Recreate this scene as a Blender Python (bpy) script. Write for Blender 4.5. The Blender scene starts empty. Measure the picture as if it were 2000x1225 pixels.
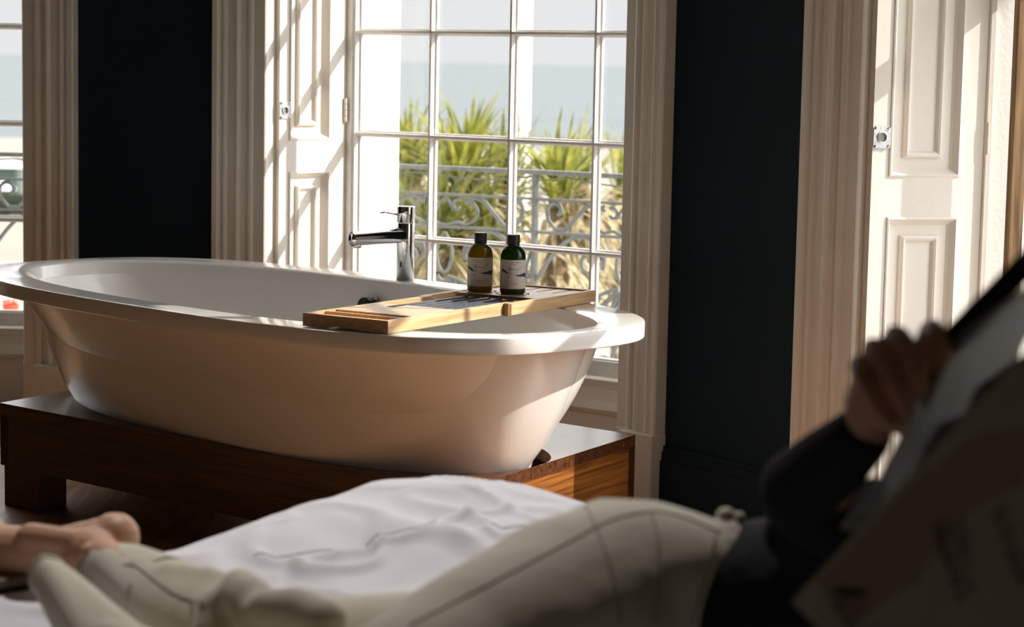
import bpy, bmesh, math, random
from math import sin, cos, pi, radians, sqrt
from mathutils import Vector, Matrix, noise
random.seed(7)
sc = bpy.context.scene
COL = sc.collection

# ------------------------------------------------------------------ camera, world, sun, exposure
CAM_H = 1.235
FPX = 4300.0
PITCH = math.atan(488 / FPX)
ROLL = 0.0195
_r0 = Vector((1, 0, 0)); _f = Vector((0, cos(PITCH), -sin(PITCH))); _u0 = _r0.cross(_f)
_r = _r0 * cos(ROLL) + _u0 * sin(ROLL); _u = _u0 * cos(ROLL) - _r0 * sin(ROLL)
cd = bpy.data.cameras.new('camera'); cam = bpy.data.objects.new('camera', cd); COL.objects.link(cam)
cam.matrix_world = Matrix(((_r.x, _u.x, -_f.x, 0), (_r.y, _u.y, -_f.y, 0), (_r.z, _u.z, -_f.z, CAM_H), (0, 0, 0, 1)))
cd.sensor_width = 36; cd.lens = FPX / 2000 * 36
cd.clip_start = 0.05; cd.clip_end = 60000
cd.dof.use_dof = True; cd.dof.focus_distance = 5.5; cd.dof.aperture_fstop = 4.6; cd.dof.aperture_blades = 8
sc.camera = cam
sc.view_settings.view_transform = 'Standard'; sc.view_settings.look = 'None'
sc.view_settings.gamma = 1; sc.view_settings.use_curve_mapping = False
sc.view_settings.exposure = 0.0
sc.cycles.max_bounces = 10; sc.cycles.diffuse_bounces = 6; sc.cycles.transparent_max_bounces = 24
sc.cycles.sample_clamp_indirect = 6; sc.cycles.caustics_reflective = False; sc.cycles.caustics_refractive = False

SUN_AZ = radians(1.0); SUN_EL = radians(35)
to_sun = Vector((cos(SUN_AZ) * cos(SUN_EL), sin(SUN_AZ) * cos(SUN_EL), sin(SUN_EL)))
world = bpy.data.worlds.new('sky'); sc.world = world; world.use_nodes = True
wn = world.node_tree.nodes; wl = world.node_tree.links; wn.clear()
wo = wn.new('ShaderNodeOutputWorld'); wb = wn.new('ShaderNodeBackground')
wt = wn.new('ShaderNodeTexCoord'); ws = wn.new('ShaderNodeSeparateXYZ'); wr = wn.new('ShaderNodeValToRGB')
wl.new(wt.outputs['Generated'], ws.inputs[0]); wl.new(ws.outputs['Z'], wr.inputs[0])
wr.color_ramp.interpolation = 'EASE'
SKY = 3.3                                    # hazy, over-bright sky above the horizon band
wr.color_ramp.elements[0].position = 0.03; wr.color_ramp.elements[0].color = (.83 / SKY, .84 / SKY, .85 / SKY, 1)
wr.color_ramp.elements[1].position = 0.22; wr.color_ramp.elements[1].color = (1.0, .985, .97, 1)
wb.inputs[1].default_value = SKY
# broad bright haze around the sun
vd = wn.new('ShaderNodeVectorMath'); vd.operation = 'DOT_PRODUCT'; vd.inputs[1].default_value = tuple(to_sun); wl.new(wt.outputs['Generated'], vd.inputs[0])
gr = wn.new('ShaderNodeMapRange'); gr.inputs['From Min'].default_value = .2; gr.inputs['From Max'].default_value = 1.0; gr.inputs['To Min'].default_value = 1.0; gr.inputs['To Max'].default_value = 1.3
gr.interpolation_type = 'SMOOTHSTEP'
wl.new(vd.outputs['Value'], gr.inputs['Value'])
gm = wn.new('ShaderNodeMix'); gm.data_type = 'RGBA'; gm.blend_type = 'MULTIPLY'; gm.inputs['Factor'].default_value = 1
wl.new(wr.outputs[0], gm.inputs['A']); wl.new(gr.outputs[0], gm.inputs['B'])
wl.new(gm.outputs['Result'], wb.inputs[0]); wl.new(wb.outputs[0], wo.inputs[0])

sd = bpy.data.lights.new('sun', 'SUN'); sun = bpy.data.objects.new('sun', sd); COL.objects.link(sun)
sun.rotation_euler = to_sun.to_track_quat('Z', 'Y').to_euler()
sun.location = (8, 3, 8)
sd.energy = 7.2; sd.angle = radians(0.6); sd.color = (1.0, .93, .84)


# ------------------------------------------------------------------ helpers
def P(px, py, Y):
    """world point that the photo pixel (px,py) shows at the depth Y"""
    d = _f + _r * ((px - 1000) / FPX) - _u * ((py - 612.5) / FPX)
    return Vector((0, 0, CAM_H)) + d * (Y / d.y)

def PZ(px, py, z):
    d = _f + _r * ((px - 1000) / FPX) - _u * ((py - 612.5) / FPX)
    return Vector((0, 0, CAM_H)) + d * ((z - CAM_H) / d.z)

def tag(o, label=None, cat=None, group=None, kind=None):
    if label: o['label'] = label
    if cat: o['category'] = cat
    if group: o['group'] = group
    if kind: o['kind'] = kind
    return o

def empty(name, loc=(0, 0, 0), rz=0.0, parent=None, **k):
    o = bpy.data.objects.new(name, None); o.empty_display_size = .05; COL.objects.link(o)
    o.location = loc; o.rotation_euler = (0, 0, rz)
    if parent: o.parent = parent
    return tag(o, **k)

class MB:
    def __init__(s): s.bm = bmesh.new()
    def face(s, pts):
        return s.bm.faces.new([s.bm.verts.new(p) for p in pts])
    def box(s, a, b, M=None):
        x0, y0, z0 = a; x1, y1, z1 = b
        v = [Vector(p) for p in ((x0, y0, z0), (x1, y0, z0), (x1, y1, z0), (x0, y1, z0), (x0, y0, z1), (x1, y0, z1), (x1, y1, z1), (x0, y1, z1))]
        if M: v = [M @ p for p in v]
        v = [s.bm.verts.new(p) for p in v]
        for f in ((0, 3, 2, 1), (4, 5, 6, 7), (0, 1, 5, 4), (1, 2, 6, 5), (2, 3, 7, 6), (3, 0, 4, 7)):
            s.bm.faces.new([v[i] for i in f])
        return s
    def prism(s, poly, z0, z1):
        n = len(poly)
        a = [s.bm.verts.new((p[0], p[1], z0)) for p in poly]; b = [s.bm.verts.new((p[0], p[1], z1)) for p in poly]
        s.bm.faces.new(a[::-1]); s.bm.faces.new(b)
        for i in range(n):
            s.bm.faces.new((a[i], a[(i + 1) % n], b[(i + 1) % n], b[i]))
        return s
    def loft(s, rings, cap0=True, cap1=True, closed=False):
        R = [[s.bm.verts.new(p) for p in r] for r in rings]; n = len(R[0])
        m = len(R)
        for k in range(m if closed else m - 1):
            A = R[k]; B = R[(k + 1) % m]
            for i in range(n):
                s.bm.faces.new((A[i], A[(i + 1) % n], B[(i + 1) % n], B[i]))
        if not closed:
            if cap0: s.bm.faces.new(R[0][::-1])
            if cap1: s.bm.faces.new(R[-1])
        return s
    def tube(s, pts, rad, seg=10, squash=None, cap=True, round_ends=False):
        pts = [Vector(p) for p in pts]; n = len(pts)
        if not hasattr(rad, '__len__'): rad = [rad] * n
        rad = list(rad)
        if round_ends:
            t0 = (pts[0] - pts[1]).normalized(); t1 = (pts[-1] - pts[-2]).normalized()
            p0, p1, r0, r1 = pts[0], pts[-1], rad[0], rad[-1]
            pre = [(p0 + t0 * r0 * k, r0 * sqrt(max(0.0, 1 - k * k))) for k in (.97, .8, .5)]
            post = [(p1 + t1 * r1 * k, r1 * sqrt(max(0.0, 1 - k * k))) for k in (.5, .8, .97)]
            pts = [a for a, b in pre] + pts + [a for a, b in post]; rad = [b for a, b in pre] + rad + [b for a, b in post]; n = len(pts)
        up = None; rings = []
        for i in range(n):
            t = (pts[min(i + 1, n - 1)] - pts[max(i - 1, 0)])
            if t.length < 1e-9: t = Vector((0, 0, 1))
            t.normalize()
            if up is None:
                up = Vector((0, 0, 1)) if abs(t.z) < .9 else Vector((1, 0, 0))
            up = (up - t * up.dot(t)).normalized(); sd_ = t.cross(up)
            sq = squash or 1.0
            rings.append([pts[i] + (sd_ * cos(2 * pi * j / seg) + up * sin(2 * pi * j / seg) * sq) * rad[i] for j in range(seg)])
        return s.loft(rings, cap, cap)
    def lathe(s, prof, c=(0, 0, 0), seg=32):
        c = Vector(c)
        return s.loft([[c + Vector((r * cos(2 * pi * j / seg), r * sin(2 * pi * j / seg), z)) for j in range(seg)] for r, z in prof])
    def ball(s, c, r, seg=16):
        c = Vector(c); r = Vector(r) if hasattr(r, '__len__') else Vector((r, r, r))
        rings = []
        for k in range(1, seg // 2):
            a = pi * k / (seg // 2)
            rings.append([c + Vector((r.x * sin(a) * cos(2 * pi * j / seg), r.y * sin(a) * sin(2 * pi * j / seg), -r.z * cos(a))) for j in range(seg)])
        return s.loft(rings)
    def build(s, name, mat, parent=None, smooth=False, bevel=0, loc=None, rz=0, sub=0, **k):
        bmesh.ops.recalc_face_normals(s.bm, faces=s.bm.faces)
        me = bpy.data.meshes.new(name); s.bm.to_mesh(me); s.bm.free()
        o = bpy.data.objects.new(name, me); COL.objects.link(o)
        for m in (mat if isinstance(mat, (list, tuple)) else [mat]): me.materials.append(m)
        if smooth:
            for p in me.polygons: p.use_smooth = True
        if bevel:
            b = o.modifiers.new('bevel', 'BEVEL'); b.width = bevel; b.segments = 2; b.limit_method = 'ANGLE'
        if sub:
            b = o.modifiers.new('sub', 'SUBSURF'); b.levels = sub; b.render_levels = sub
        if parent: o.parent = parent
        if loc is not None: o.location = loc
        if rz: o.rotation_euler = (0, 0, rz)
        return tag(o, **k)

def spline(pts, n=8):
    """Catmull-Rom through 2D/3D points"""
    pts = [Vector(p) for p in pts]; out = []
    for i in range(len(pts) - 1):
        p0 = pts[max(i - 1, 0)]; p1 = pts[i]; p2 = pts[i + 1]; p3 = pts[min(i + 2, len(pts) - 1)]
        for k in range(n):
            t = k / n
            out.append(.5 * ((2 * p1) + (p2 - p0) * t + (2 * p0 - 5 * p1 + 4 * p2 - p3) * t * t + (-p0 + 3 * p1 - 3 * p2 + p3) * t ** 3))
    out.append(pts[-1]); return out

def interp(x, tab):
    if x <= tab[0][0]: return tab[0][1]
    for (a, b), (c, d) in zip(tab, tab[1:]):
        if x <= c: return b + (d - b) * (x - a) / (c - a)
    return tab[-1][1]

# ------------------------------------------------------------------ materials
def nt(name):
    m = bpy.data.materials.new(name); m.use_nodes = True
    return m, m.node_tree.nodes, m.node_tree.links, m.node_tree.nodes['Principled BSDF']

def plain(name, col, rough=.5, metal=0, bump=0, bscale=40, var=0, vscale=6, sheen=0, coat=0, stretch=None, spec=None):
    m, n, l, b = nt(name)
    b.inputs['Base Color'].default_value = (*col, 1); b.inputs['Roughness'].default_value = rough; b.inputs['Metallic'].default_value = metal
    if sheen: b.inputs['Sheen Weight'].default_value = sheen
    if coat: b.inputs['Coat Weight'].default_value = coat; b.inputs['Coat Roughness'].default_value = .05
    if spec is not None: b.inputs['Specular IOR Level'].default_value = spec
    if bump or var:
        tc = n.new('ShaderNodeTexCoord'); mp = n.new('ShaderNodeMapping'); l.new(tc.outputs['Object'], mp.inputs[0])
        if stretch: mp.inputs['Scale'].default_value = stretch
    if bump:
        t = n.new('ShaderNodeTexNoise'); t.inputs['Scale'].default_value = bscale; t.inputs['Detail'].default_value = 4
        l.new(mp.outputs[0], t.inputs['Vector'])
        bp = n.new('ShaderNodeBump'); bp.inputs['Strength'].default_value = bump; bp.inputs['Distance'].default_value = .01
        l.new(t.outputs['Fac'], bp.inputs['Height']); l.new(bp.outputs[0], b.inputs['Normal'])
    if var:
        t2 = n.new('ShaderNodeTexNoise'); t2.inputs['Scale'].default_value = vscale; t2.inputs['Detail'].default_value = 5
        l.new(mp.outputs[0], t2.inputs['Vector'])
        r = n.new('ShaderNodeValToRGB'); r.color_ramp.elements[0].position = .3; r.color_ramp.elements[1].position = .7
        r.color_ramp.elements[0].color = (*[c * (1 - var) for c in col], 1); r.color_ramp.elements[1].color = (*[min(1, c * (1 + var)) for c in col], 1)
        l.new(t2.outputs['Fac'], r.inputs[0]); l.new(r.outputs[0], b.inputs['Base Color'])
    return m

def wood(name, dark, light, rough=.35, scale=(1, 14, 14), sc_=3.0, coat=0, bump=.05, planks=None, rot=0):
    m, n, l, b = nt(name)
    tc = n.new('ShaderNodeTexCoord'); mp = n.new('ShaderNodeMapping'); mp.inputs['Scale'].default_value = scale
    mr = n.new('ShaderNodeMapping'); mr.inputs['Rotation'].default_value = (0, 0, rot)
    l.new(tc.outputs['Object'], mr.inputs[0]); l.new(mr.outputs[0], mp.inputs[0])
    t = n.new('ShaderNodeTexNoise'); t.inputs['Scale'].default_value = sc_; t.inputs['Detail'].default_value = 8; t.inputs['Distortion'].default_value = .6
    l.new(mp.outputs[0], t.inputs['Vector'])
    r = n.new('ShaderNodeValToRGB'); r.color_ramp.elements[0].position = .32; r.color_ramp.elements[1].position = .68
    r.color_ramp.elements[0].color = (*dark, 1); r.color_ramp.elements[1].color = (*light, 1)
    l.new(t.outputs['Fac'], r.inputs[0]); outc = r.outputs[0]
    if planks:
        w = n.new('ShaderNodeTexBrick'); w.inputs['Scale'].default_value = 1; w.inputs['Brick Width'].default_value = planks[0]; w.inputs['Row Height'].default_value = planks[1]
        w.inputs['Mortar Size'].default_value = .003; w.inputs['Color1'].default_value = (1, 1, 1, 1); w.inputs['Color2'].default_value = (.72, .70, .68, 1); w.inputs['Mortar'].default_value = (.15, .1, .08, 1)
        l.new(tc.outputs['Object'], w.inputs['Vector'])
        mx = n.new('ShaderNodeMix'); mx.data_type = 'RGBA'; mx.blend_type = 'MULTIPLY'; mx.inputs['Factor'].default_value = 1
        l.new(outc, mx.inputs['A']); l.new(w.outputs['Color'], mx.inputs['B']); outc = mx.outputs['Result']
    l.new(outc, b.inputs['Base Color'])
    b.inputs['Roughness'].default_value = rough
    if coat: b.inputs['Coat Weight'].default_value = coat; b.inputs['Coat Roughness'].default_value = .15
    bp = n.new('ShaderNodeBump'); bp.inputs['Strength'].default_value = bump; bp.inputs['Distance'].default_value = .005
    l.new(t.outputs['Fac'], bp.inputs['Height']); l.new(bp.outputs[0], b.inputs['Normal'])
    return m

def glassy(name, tint=(1, 1, 1), gloss=.06):
    m = bpy.data.materials.new(name); m.use_nodes = True; n = m.node_tree.nodes; l = m.node_tree.links; n.clear()
    o = n.new('ShaderNodeOutputMaterial'); mx = n.new('ShaderNodeMixShader'); tr = n.new('ShaderNodeBsdfTransparent'); gl = n.new('ShaderNodeBsdfGlossy')
    fw = n.new('ShaderNodeLayerWeight'); fw.inputs['Blend'].default_value = .5
    pw = n.new('ShaderNodeMath'); pw.operation = 'POWER'; pw.inputs[1].default_value = 4; l.new(fw.outputs['Facing'], pw.inputs[0])
    fr = n.new('ShaderNodeMath'); fr.operation = 'MULTIPLY_ADD'; fr.inputs[1].default_value = .55; fr.inputs[2].default_value = .02; l.new(pw.outputs[0], fr.inputs[0])
    tr.inputs[0].default_value = (*tint, 1); gl.inputs['Roughness'].default_value = .02
    l.new(fr.outputs[0], mx.inputs[0]); l.new(tr.outputs[0], mx.inputs[1]); l.new(gl.outputs[0], mx.inputs[2]); l.new(mx.outputs[0], o.inputs[0])
    return m

M = {}
M['paint'] = plain('white_gloss_paint', (.80, .75, .675), .42, bump=.08, bscale=30, var=.03, vscale=5)
M['sash_paint'] = plain('weathered_white_sash_paint', (.80, .78, .75), .45, bump=.25, bscale=60, var=.05, vscale=30)
M['stucco'] = plain('white_exterior_render', (.84, .83, .80), .8, bump=.1, bscale=80)
M['navy'] = plain('dark_navy_wall_paint', (.0075, .0185, .031), .75, spec=.2, bump=.1, bscale=60, var=.08, vscale=2)
M['cream_wall'] = plain('cream_wall_paint', (.50, .46, .40), .7)
M['ceiling'] = plain('grey_ceiling_paint', (.27, .265, .25), .8, bump=.05)
M['floor'] = wood('brown_floorboards', (.20, .100, .042), (.41, .225, .100), .42, scale=(14, 1, 14), planks=None)
M['platform'] = wood('reddish_hardwood', (.036, .013, .006), (.125, .045, .016), .30, scale=(1, 22, 22), sc_=4, coat=.1)
M['platform_end_sunlit'] = wood('reddish_hardwood_sunlit_end', (.09, .030, .007), (.32, .120, .026), .30, scale=(1, 26, 26), sc_=3.2, coat=.1, rot=-radians(61.1 + 41.0))  # same hardwood as the front, sunlight painted in as a lighter colour
M['bamboo'] = wood('pale_bamboo', (.50, .29, .13), (.74, .52, .30), .42, scale=(1, 18, 18), sc_=6)
M['enamel'] = plain('white_glossy_acrylic', (.88, .86, .83), .22, coat=.5)
M['chrome'] = plain('polished_chrome', (.82, .83, .85), .06, metal=1)
M['black_plastic'] = plain('black_plastic', (.012, .012, .013), .35)
M['rubber_dark'] = plain('dark_overflow_metal', (.02, .02, .022), .3, metal=.6)
M['glass'] = glassy('clear_window_glass')
M['hinge'] = plain('painted_hinge_metal', (.72, .66, .55), .4, metal=.3)
M['brass'] = plain('aged_brass', (.45, .27, .10), .4, metal=.8)
M['nickel'] = plain('worn_nickel', (.62, .63, .63), .35, metal=.7, var=.2, vscale=120)
M['iron'] = plain('weathered_grey_painted_iron', (.105, .112, .108), .55, bump=.3, bscale=60, var=.25, vscale=25)
M['gap'] = plain('shadow_gap_dark_wood', (.03, .025, .02), .8)
M['aged_wood'] = wood('bare_aged_timber', (.12, .06, .022), (.36, .22, .10), .7, scale=(20, 20, 1), sc_=3)
M['linen'] = plain('white_cotton_bedding', (.80, .78, .80), .85, bump=.12, bscale=300, sheen=.2)
M['throw'] = plain('olive_woven_throw', (.22, .19, .13), .95, bump=.9, bscale=260, var=.35, vscale=220)
M['trousers'] = plain('cream_twill_trousers', (.62, .56, .44), .8, bump=.25, bscale=14, sheen=.25)
M['seam'] = plain('trouser_seam_shadow_thread', (.33, .29, .22), .9)
M['black_cloth'] = plain('black_knit_top', (.008, .008, .009), .9, bump=.3, bscale=40)
M['slate'] = plain('dark_slate_cloth', (.018, .022, .035), .45, bump=.3, bscale=30)

# skin
m, n, l, b = nt('skin'); b.inputs['Base Color'].default_value = (.60, .33, .21, 1); b.inputs['Roughness'].default_value = .5
b.inputs['Subsurface Weight'].default_value = .12; b.inputs['Subsurface Radius'].default_value = (.02, .008, .004); b.inputs['Subsurface Scale'].default_value = .5
tn = n.new('ShaderNodeTexNoise'); tn.inputs['Scale'].default_value = 60; bp = n.new('ShaderNodeBump'); bp.inputs['Strength'].default_value = .12
l.new(tn.outputs['Fac'], bp.inputs['Height']); l.new(bp.outputs[0], b.inputs['Normal'])
M['skin'] = m

# ------------------------------------------------------------------ plan of the bow
K = 1.14                                     # the wall stands further off than the tub platform
CX, CY = -1.96 * K, 3.31 * K
RS = 3.36 * K; RI = 3.05 * K; RO = 3.56 * K
def zk(z): return CAM_H - K * (CAM_H - z)
def pol(a, r): return Vector((CX + r * cos(radians(a)), CY + r * sin(radians(a)), 0))
WIN = {1: (90.8, 0.0), 2: (53.0, -.042 * K), 3: (16.0, 0.0)}
OPEN = {1: (102.1, 79.5), 2: (65.2, 42.9), 3: (27.4, 5.0)}      # polar angles of the openings: left, right edge
ZTOP = 3.05; ZCEIL = 3.7
def wframe(k):
    th, sh = WIN[k]; t = radians(th)
    X = Vector((sin(t), -cos(t), 0)); N = Vector((cos(t), sin(t), 0))
    O = Vector((CX, CY, 0)) + N * (RS * cos(radians(10.3))) + X * sh
    return O, X, N, t - pi / 2
def to_local(k, p):
    O, X, N, rz = wframe(k); d = p - O
    return d.dot(X), d.dot(N)

# floor, ceiling, walls
A_ = Vector((.588, .809, 0)); B_ = Vector((.809, -.588, 0))
pr = pol(1.0, RI); pl_ = pol(107.0, RI)
qr = pr + B_ * 2.0; ql = pl_ - B_ * 1.2
br = qr - A_ * 6.6; bl = ql - A_ * 6.6
arc_in = [pol(a, RI) for a in range(1, 108, 2)]
room = [qr] + arc_in + [ql, bl, br]
fl = MB(); fl.prism([(p.x, p.y) for p in ([qr] + [pol(a, RS) for a in range(1, 108, 2)] + [ql, bl, br])], -.06, 0)
floor = fl.build('floor', M['floor'], kind='structure')
MB().prism([(p.x, p.y) for p in ([qr] + [pol(a, RO) for a in range(1, 108, 2)] + [ql, bl, br])], ZCEIL, ZCEIL + .1).build('ceiling', M['ceiling'], kind='structure')
def wall_seg(name, a, b, th=.12, z0=0, z1=ZCEIL, mat='navy'):
    d = (b - a).normalized(); nrm = Vector((d.y, -d.x, 0))
    c = (br + ql) / 2
    if nrm.dot(c - a) > 0: nrm = -nrm
    MB().prism([(p.x, p.y) for p in (a, b, b + nrm * th, a + nrm * th)], z0, z1).build(name, M[mat], kind='structure')
wall_seg('wall_front_right', pr, qr); wall_seg('wall_right', qr, br, mat='cream_wall'); wall_seg('wall_back', br, bl, mat='cream_wall'); wall_seg('wall_left', bl, ql); wall_seg('wall_front_left', ql, pl_)

# piers between the openings: white masonry with a navy plastered face
def pier(name_n, a0, a1, sL, sR):
    """a0<a1 polar angles of pier; sL/sR sash corner points (plan) at its a0 / a1 sides"""
    st = [a0 + (a1 - a0) * i / 6 for i in range(7)]
    poly = [pol(a, RI + .02) for a in st] + [sR[0], sR[1]] + [pol(a, RO) for a in reversed([a0 + .6 + (a1 - a0 - 1.2) * i / 6 for i in range(7)])] + [sL[1], sL[0]]
    MB().prism([(p.x, p.y) for p in poly], -.06, ZCEIL).build('trim_%d' % name_n, M['stucco'], kind='structure')
def plaster(name, a0, a1, z0=0, z1=ZCEIL, mat='navy'):
    st = [a0 + (a1 - a0) * i / 10 for i in range(11)]
    poly = [pol(a, RI) for a in st] + [pol(a, RI + .022) for a in reversed(st)]
    MB().prism([(p.x, p.y) for p in poly], z0, z1).build(name, M[mat], kind='structure')
HW = .575 * K
def sash_corner(k, side):
    O, X, N, rz = wframe(k)
    return [O + X * side * (HW + .045) + N * (-.06), O + X * side * (HW - .012) + N * .19 * K]
pier(1, OPEN[3][0], OPEN[2][1], sash_corner(3, -1), sash_corner(2, 1))
pier(2, OPEN[2][0], OPEN[1][1], sash_corner(2, -1), sash_corner(1, 1))
pier(3, OPEN[1][0], 107.0, sash_corner(1, -1), [pol(107, RI + .02), pol(107, RO)])
pier(4, 1.0, OPEN[3][1], [pol(1, RI + .02), pol(1, RO)], sash_corner(3, 1))
plaster('wall_bow_right', OPEN[3][0] + .3, OPEN[2][1] - .3)
plaster('wall_bow_left', OPEN[2][0] + .3, OPEN[1][1] - .3)
plaster('wall_bow_far_left', OPEN[1][0] + .3, 107)
plaster('wall_bow_far_right', 1, OPEN[3][1] - .3)
# masonry over and under each opening
for k in (1, 2, 3):
    aL, aR = OPEN[k]
    O, X, N, rz = wframe(k)
    st = [aR + (aL - aR) * i / 8 for i in range(9)]
    poly = [pol(a, RI) for a in st] + [pol(a, RO) for a in reversed(st)]
    MB().prism([(p.x, p.y) for p in poly], ZTOP + .02, ZCEIL).build('wall_over_window_%d' % k, M['navy'], kind='structure')
    MB().prism([(p.x, p.y) for p in (O - X * (HW + .03) + N * .06, O + X * (HW + .03) + N * .06, O + X * (HW + .03) + N * .2 * K, O - X * (HW + .03) + N * .2 * K)], -.06, zk(.40)).build('trim_%d' % (4 + k), M['stucco'], kind='structure')

# skirting on the two navy piers
def skirting(name, a0, a1):
    st = [a0 + (a1 - a0) * i / 8 for i in range(9)]
    mb = MB()
    for (t, z0, z1) in ((.022, 0, .155), (.016, .155, .180), (.010, .180, .195)):
        poly = [pol(a, RI - t) for a in st] + [pol(a, RI + .002) for a in reversed(st)]
        mb.prism([(p.x, p.y) for p in poly], z0, z1)
    mb.build(name, M['navy'], kind='structure')
skirting('baseboard_right', 30.95, 39.95); skirting('baseboard_left', 68.25, 76.35)

# architraves: moulded profile (u from outer edge inwards, v = projection into the room)
ARCH = [(0, 0), (0, .034), (.004, .038), (.022, .038), (.026, .033), (.030, .028), (.036, .028), (.040, .032), (.046, .034), (.052, .032), (.056, .026), (.086, .026),
        (.090, .030), (.096, .032), (.101, .029), (.104, .022), (.118, .020), (.122, .015), (.126, .015), (.130, .022), (.138, .024), (.146, .022), (.150, .016), (.192, .016), (.196, .012), (.196, -.03), (0, -.03)]
def architrave(n, a_out, a_in):
    o = pol(a_out, RI); i = pol(a_in, RI); w = (i - o).length; u = (i - o).normalized()
    c = (o + i) / 2; v = (Vector((CX, CY, 0)) - c).normalized(); v = (v - u * v.dot(u)).normalized()
    s = w / .196
    pts = [o + u * (a * s) + v * (b * 1.15) for a, b in ARCH]
    ob = MB().prism([(p.x, p.y) for p in pts], .02, ZTOP + .06).build('trim_%d' % n, M['paint'], kind='structure')
    pp = [o + u * (-.004), o + u * (-.004) + v * .056, o + u * (w * .73) + v * .056, o + u * (w * .73) + v * .02, o + u * w + v * .02, o + u * w, ]
    MB().prism([(p.x, p.y) for p in pp], 0, .226).build('plinth', M['paint'], parent=ob, bevel=.003)
architrave(8, 76.4, 79.5); architrave(9, 68.2, 65.2); architrave(10, 40.0, 42.9); architrave(11, 30.9, 27.4)
architrave(12, 105.2, 102.1); architrave(13, 1.9, 5.0)

# ------------------------------------------------------------------ windows
MUN = [-.278 * K, 0, .278 * K]
ROWS = [zk(.741), zk(1.029), zk(1.317), zk(1.605), zk(1.893), zk(2.18), zk(2.46)]
GB = zk(.465); RB = zk(.421)
def bar_v(mb, x, z0, z1, hw=.0095 * K):
    # glazing bar: lamb's-tongue profile towards the room, putty bevel outside
    prof = [(-hw, .004), (-hw * .95, -.006), (-hw * .45, -.010), (-hw * .38, -.026), (hw * .38, -.026), (hw * .45, -.010), (hw * .95, -.006), (hw, .004), (hw * .3, .014), (-hw * .3, .014)]
    mb.prism([(x + a, b) for a, b in prof], z0, z1)
def bar_h(mb, z, x0, x1, hw=.0095 * K):
    prof = [(-hw, .004), (-hw * .95, -.006), (-hw * .45, -.010), (-hw * .38, -.026), (hw * .38, -.026), (hw * .45, -.010), (hw * .95, -.006), (hw, .004), (hw * .3, .014), (-hw * .3, .014)]
    A = [(x0, b, z + a) for a, b in prof]; Bq = [(x1, b, z + a) for a, b in prof]
    mb.loft([A, Bq])
def window(k):
    O, X, N, rz = wframe(k)
    root = empty('window_%d' % k, (O.x, O.y, 0), rz, kind='structure')
    gw = .545 * K; W = HW
    def sash(z0, zt, rows, y0, brail, name):
        mb = MB()
        for s in (-1, 1):
            prof = [(gw, .004), (gw, -.006), (gw + .006, -.010), (gw + .008, -.026), (gw + .016, -.028), (gw + .018, -.034), (W + .02, -.034), (W + .02, .02), (gw + .01, .02)]
            mb.prism([(s * a, y0 + b) for a, b in prof][::s], z0, zt)
        mb.box((-W - .01, y0 - .034, z0), (W + .01, y0 + .02, z0 + brail - .006))
        mb.box((-W - .01, y0 - .022, z0 + brail - .008), (W + .01, y0 + .006, z0 + brail))
        mb.box((-W, y0 - .03, zt - .036), (W, y0 + .02, zt))
        m0 = len(mb.bm.verts)
        for x in MUN: bar_v(mb, x, z0 + brail - .004, zt - .03)
        for z in rows: bar_h(mb, z, -gw - .004, gw + .004)
        mb.bm.verts.ensure_lookup_table()
        for v in mb.bm.verts[m0:]: v.co.y += y0
        so = mb.build(name, M['sash_paint'], root)
        MB().box((-gw - .004, y0 + .002, z0 + brail - .004), (gw + .004, y0 + .005, zt - .03)).build('glass_pane', M['glass'], so)
    meet = ROWS[4]
    rise = 1.12 if k == 3 else 0.0           # the lower sash of the right-hand window stands open
    sash(RB + rise, meet + .018 + rise, [z + rise for z in ROWS[:4]], 0, GB - RB, 'lower_sash')
    sash(meet - .018, ZTOP, ROWS[5:], .058, .036, 'upper_sash')
    # frame beads and lining beside the sash
    mb = MB()
    for s in (-1, 1):
        mb.box((min(s * (W + .004), s * (W + .05)), -.052, RB - .02), (max(s * (W + .004), s * (W + .05)), -.034, ZTOP))
        mb.box((min(s * (W + .03), s * (W + .07)), -.075, .0), (max(s * (W + .03), s * (W + .07)), -.045, ZTOP))
    mb.box((-W - .03, -.06, ZTOP - .005), (W + .03, .09, ZTOP + .03))
    mb.build('frame', M['paint'], root, bevel=.003)
    # sill, apron panel and rounded ledge under the sash
    sill = [(.03, 0), (-.03, 0), (-.03, RB - .115), (-.034, RB - .115), (-.045, RB - .108), (-.052, RB - .095), (-.050, RB - .078), (-.040, RB - .070), (-.034, RB - .064), (-.032, RB - .035), (-.036, RB - .028), (-.036, RB - .016), (-.048, RB - .012), (-.050, RB - .006), (-.044, RB), (.03, RB)]
    sill = [(y if y > 0 else (y * 1.5 if z > .02 else y), max(z, 0)) for y, z in sill]
    mb = MB(); mb.loft([[(-W - .05, y, z) for y, z in sill], [(W + .05, y, z) for y, z in sill]])
    mb.build('window_sill', M['paint'], root)
    # jamb linings and soffit of the reveal
    aL, aR = OPEN[k]
    for s, a in ((-1, aL), (1, aR)):
        ex, ey = to_local(k, pol(a, RI))
        mb = MB(); x0 = s * (W + .055)
        q = [(x0, -.06), (ex, ey), (ex + s * .02, ey), (x0 + s * .02, -.06)]
        mb.prism(q, 0, ZTOP + .02); mb.build('jamb', M['paint'], root)
    exL, eyL = to_local(k, pol(aL, RI)); exR, eyR = to_local(k, pol(aR, RI))
    MB().prism([(-W - .05, -.03), (W + .05, -.03), (exR, eyR), (exL, eyL)], ZTOP + .0, ZTOP + .02).build('soffit', M['paint'], root)
    return root
w1 = window(1); w2 = window(2); w3 = window(3)
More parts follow.
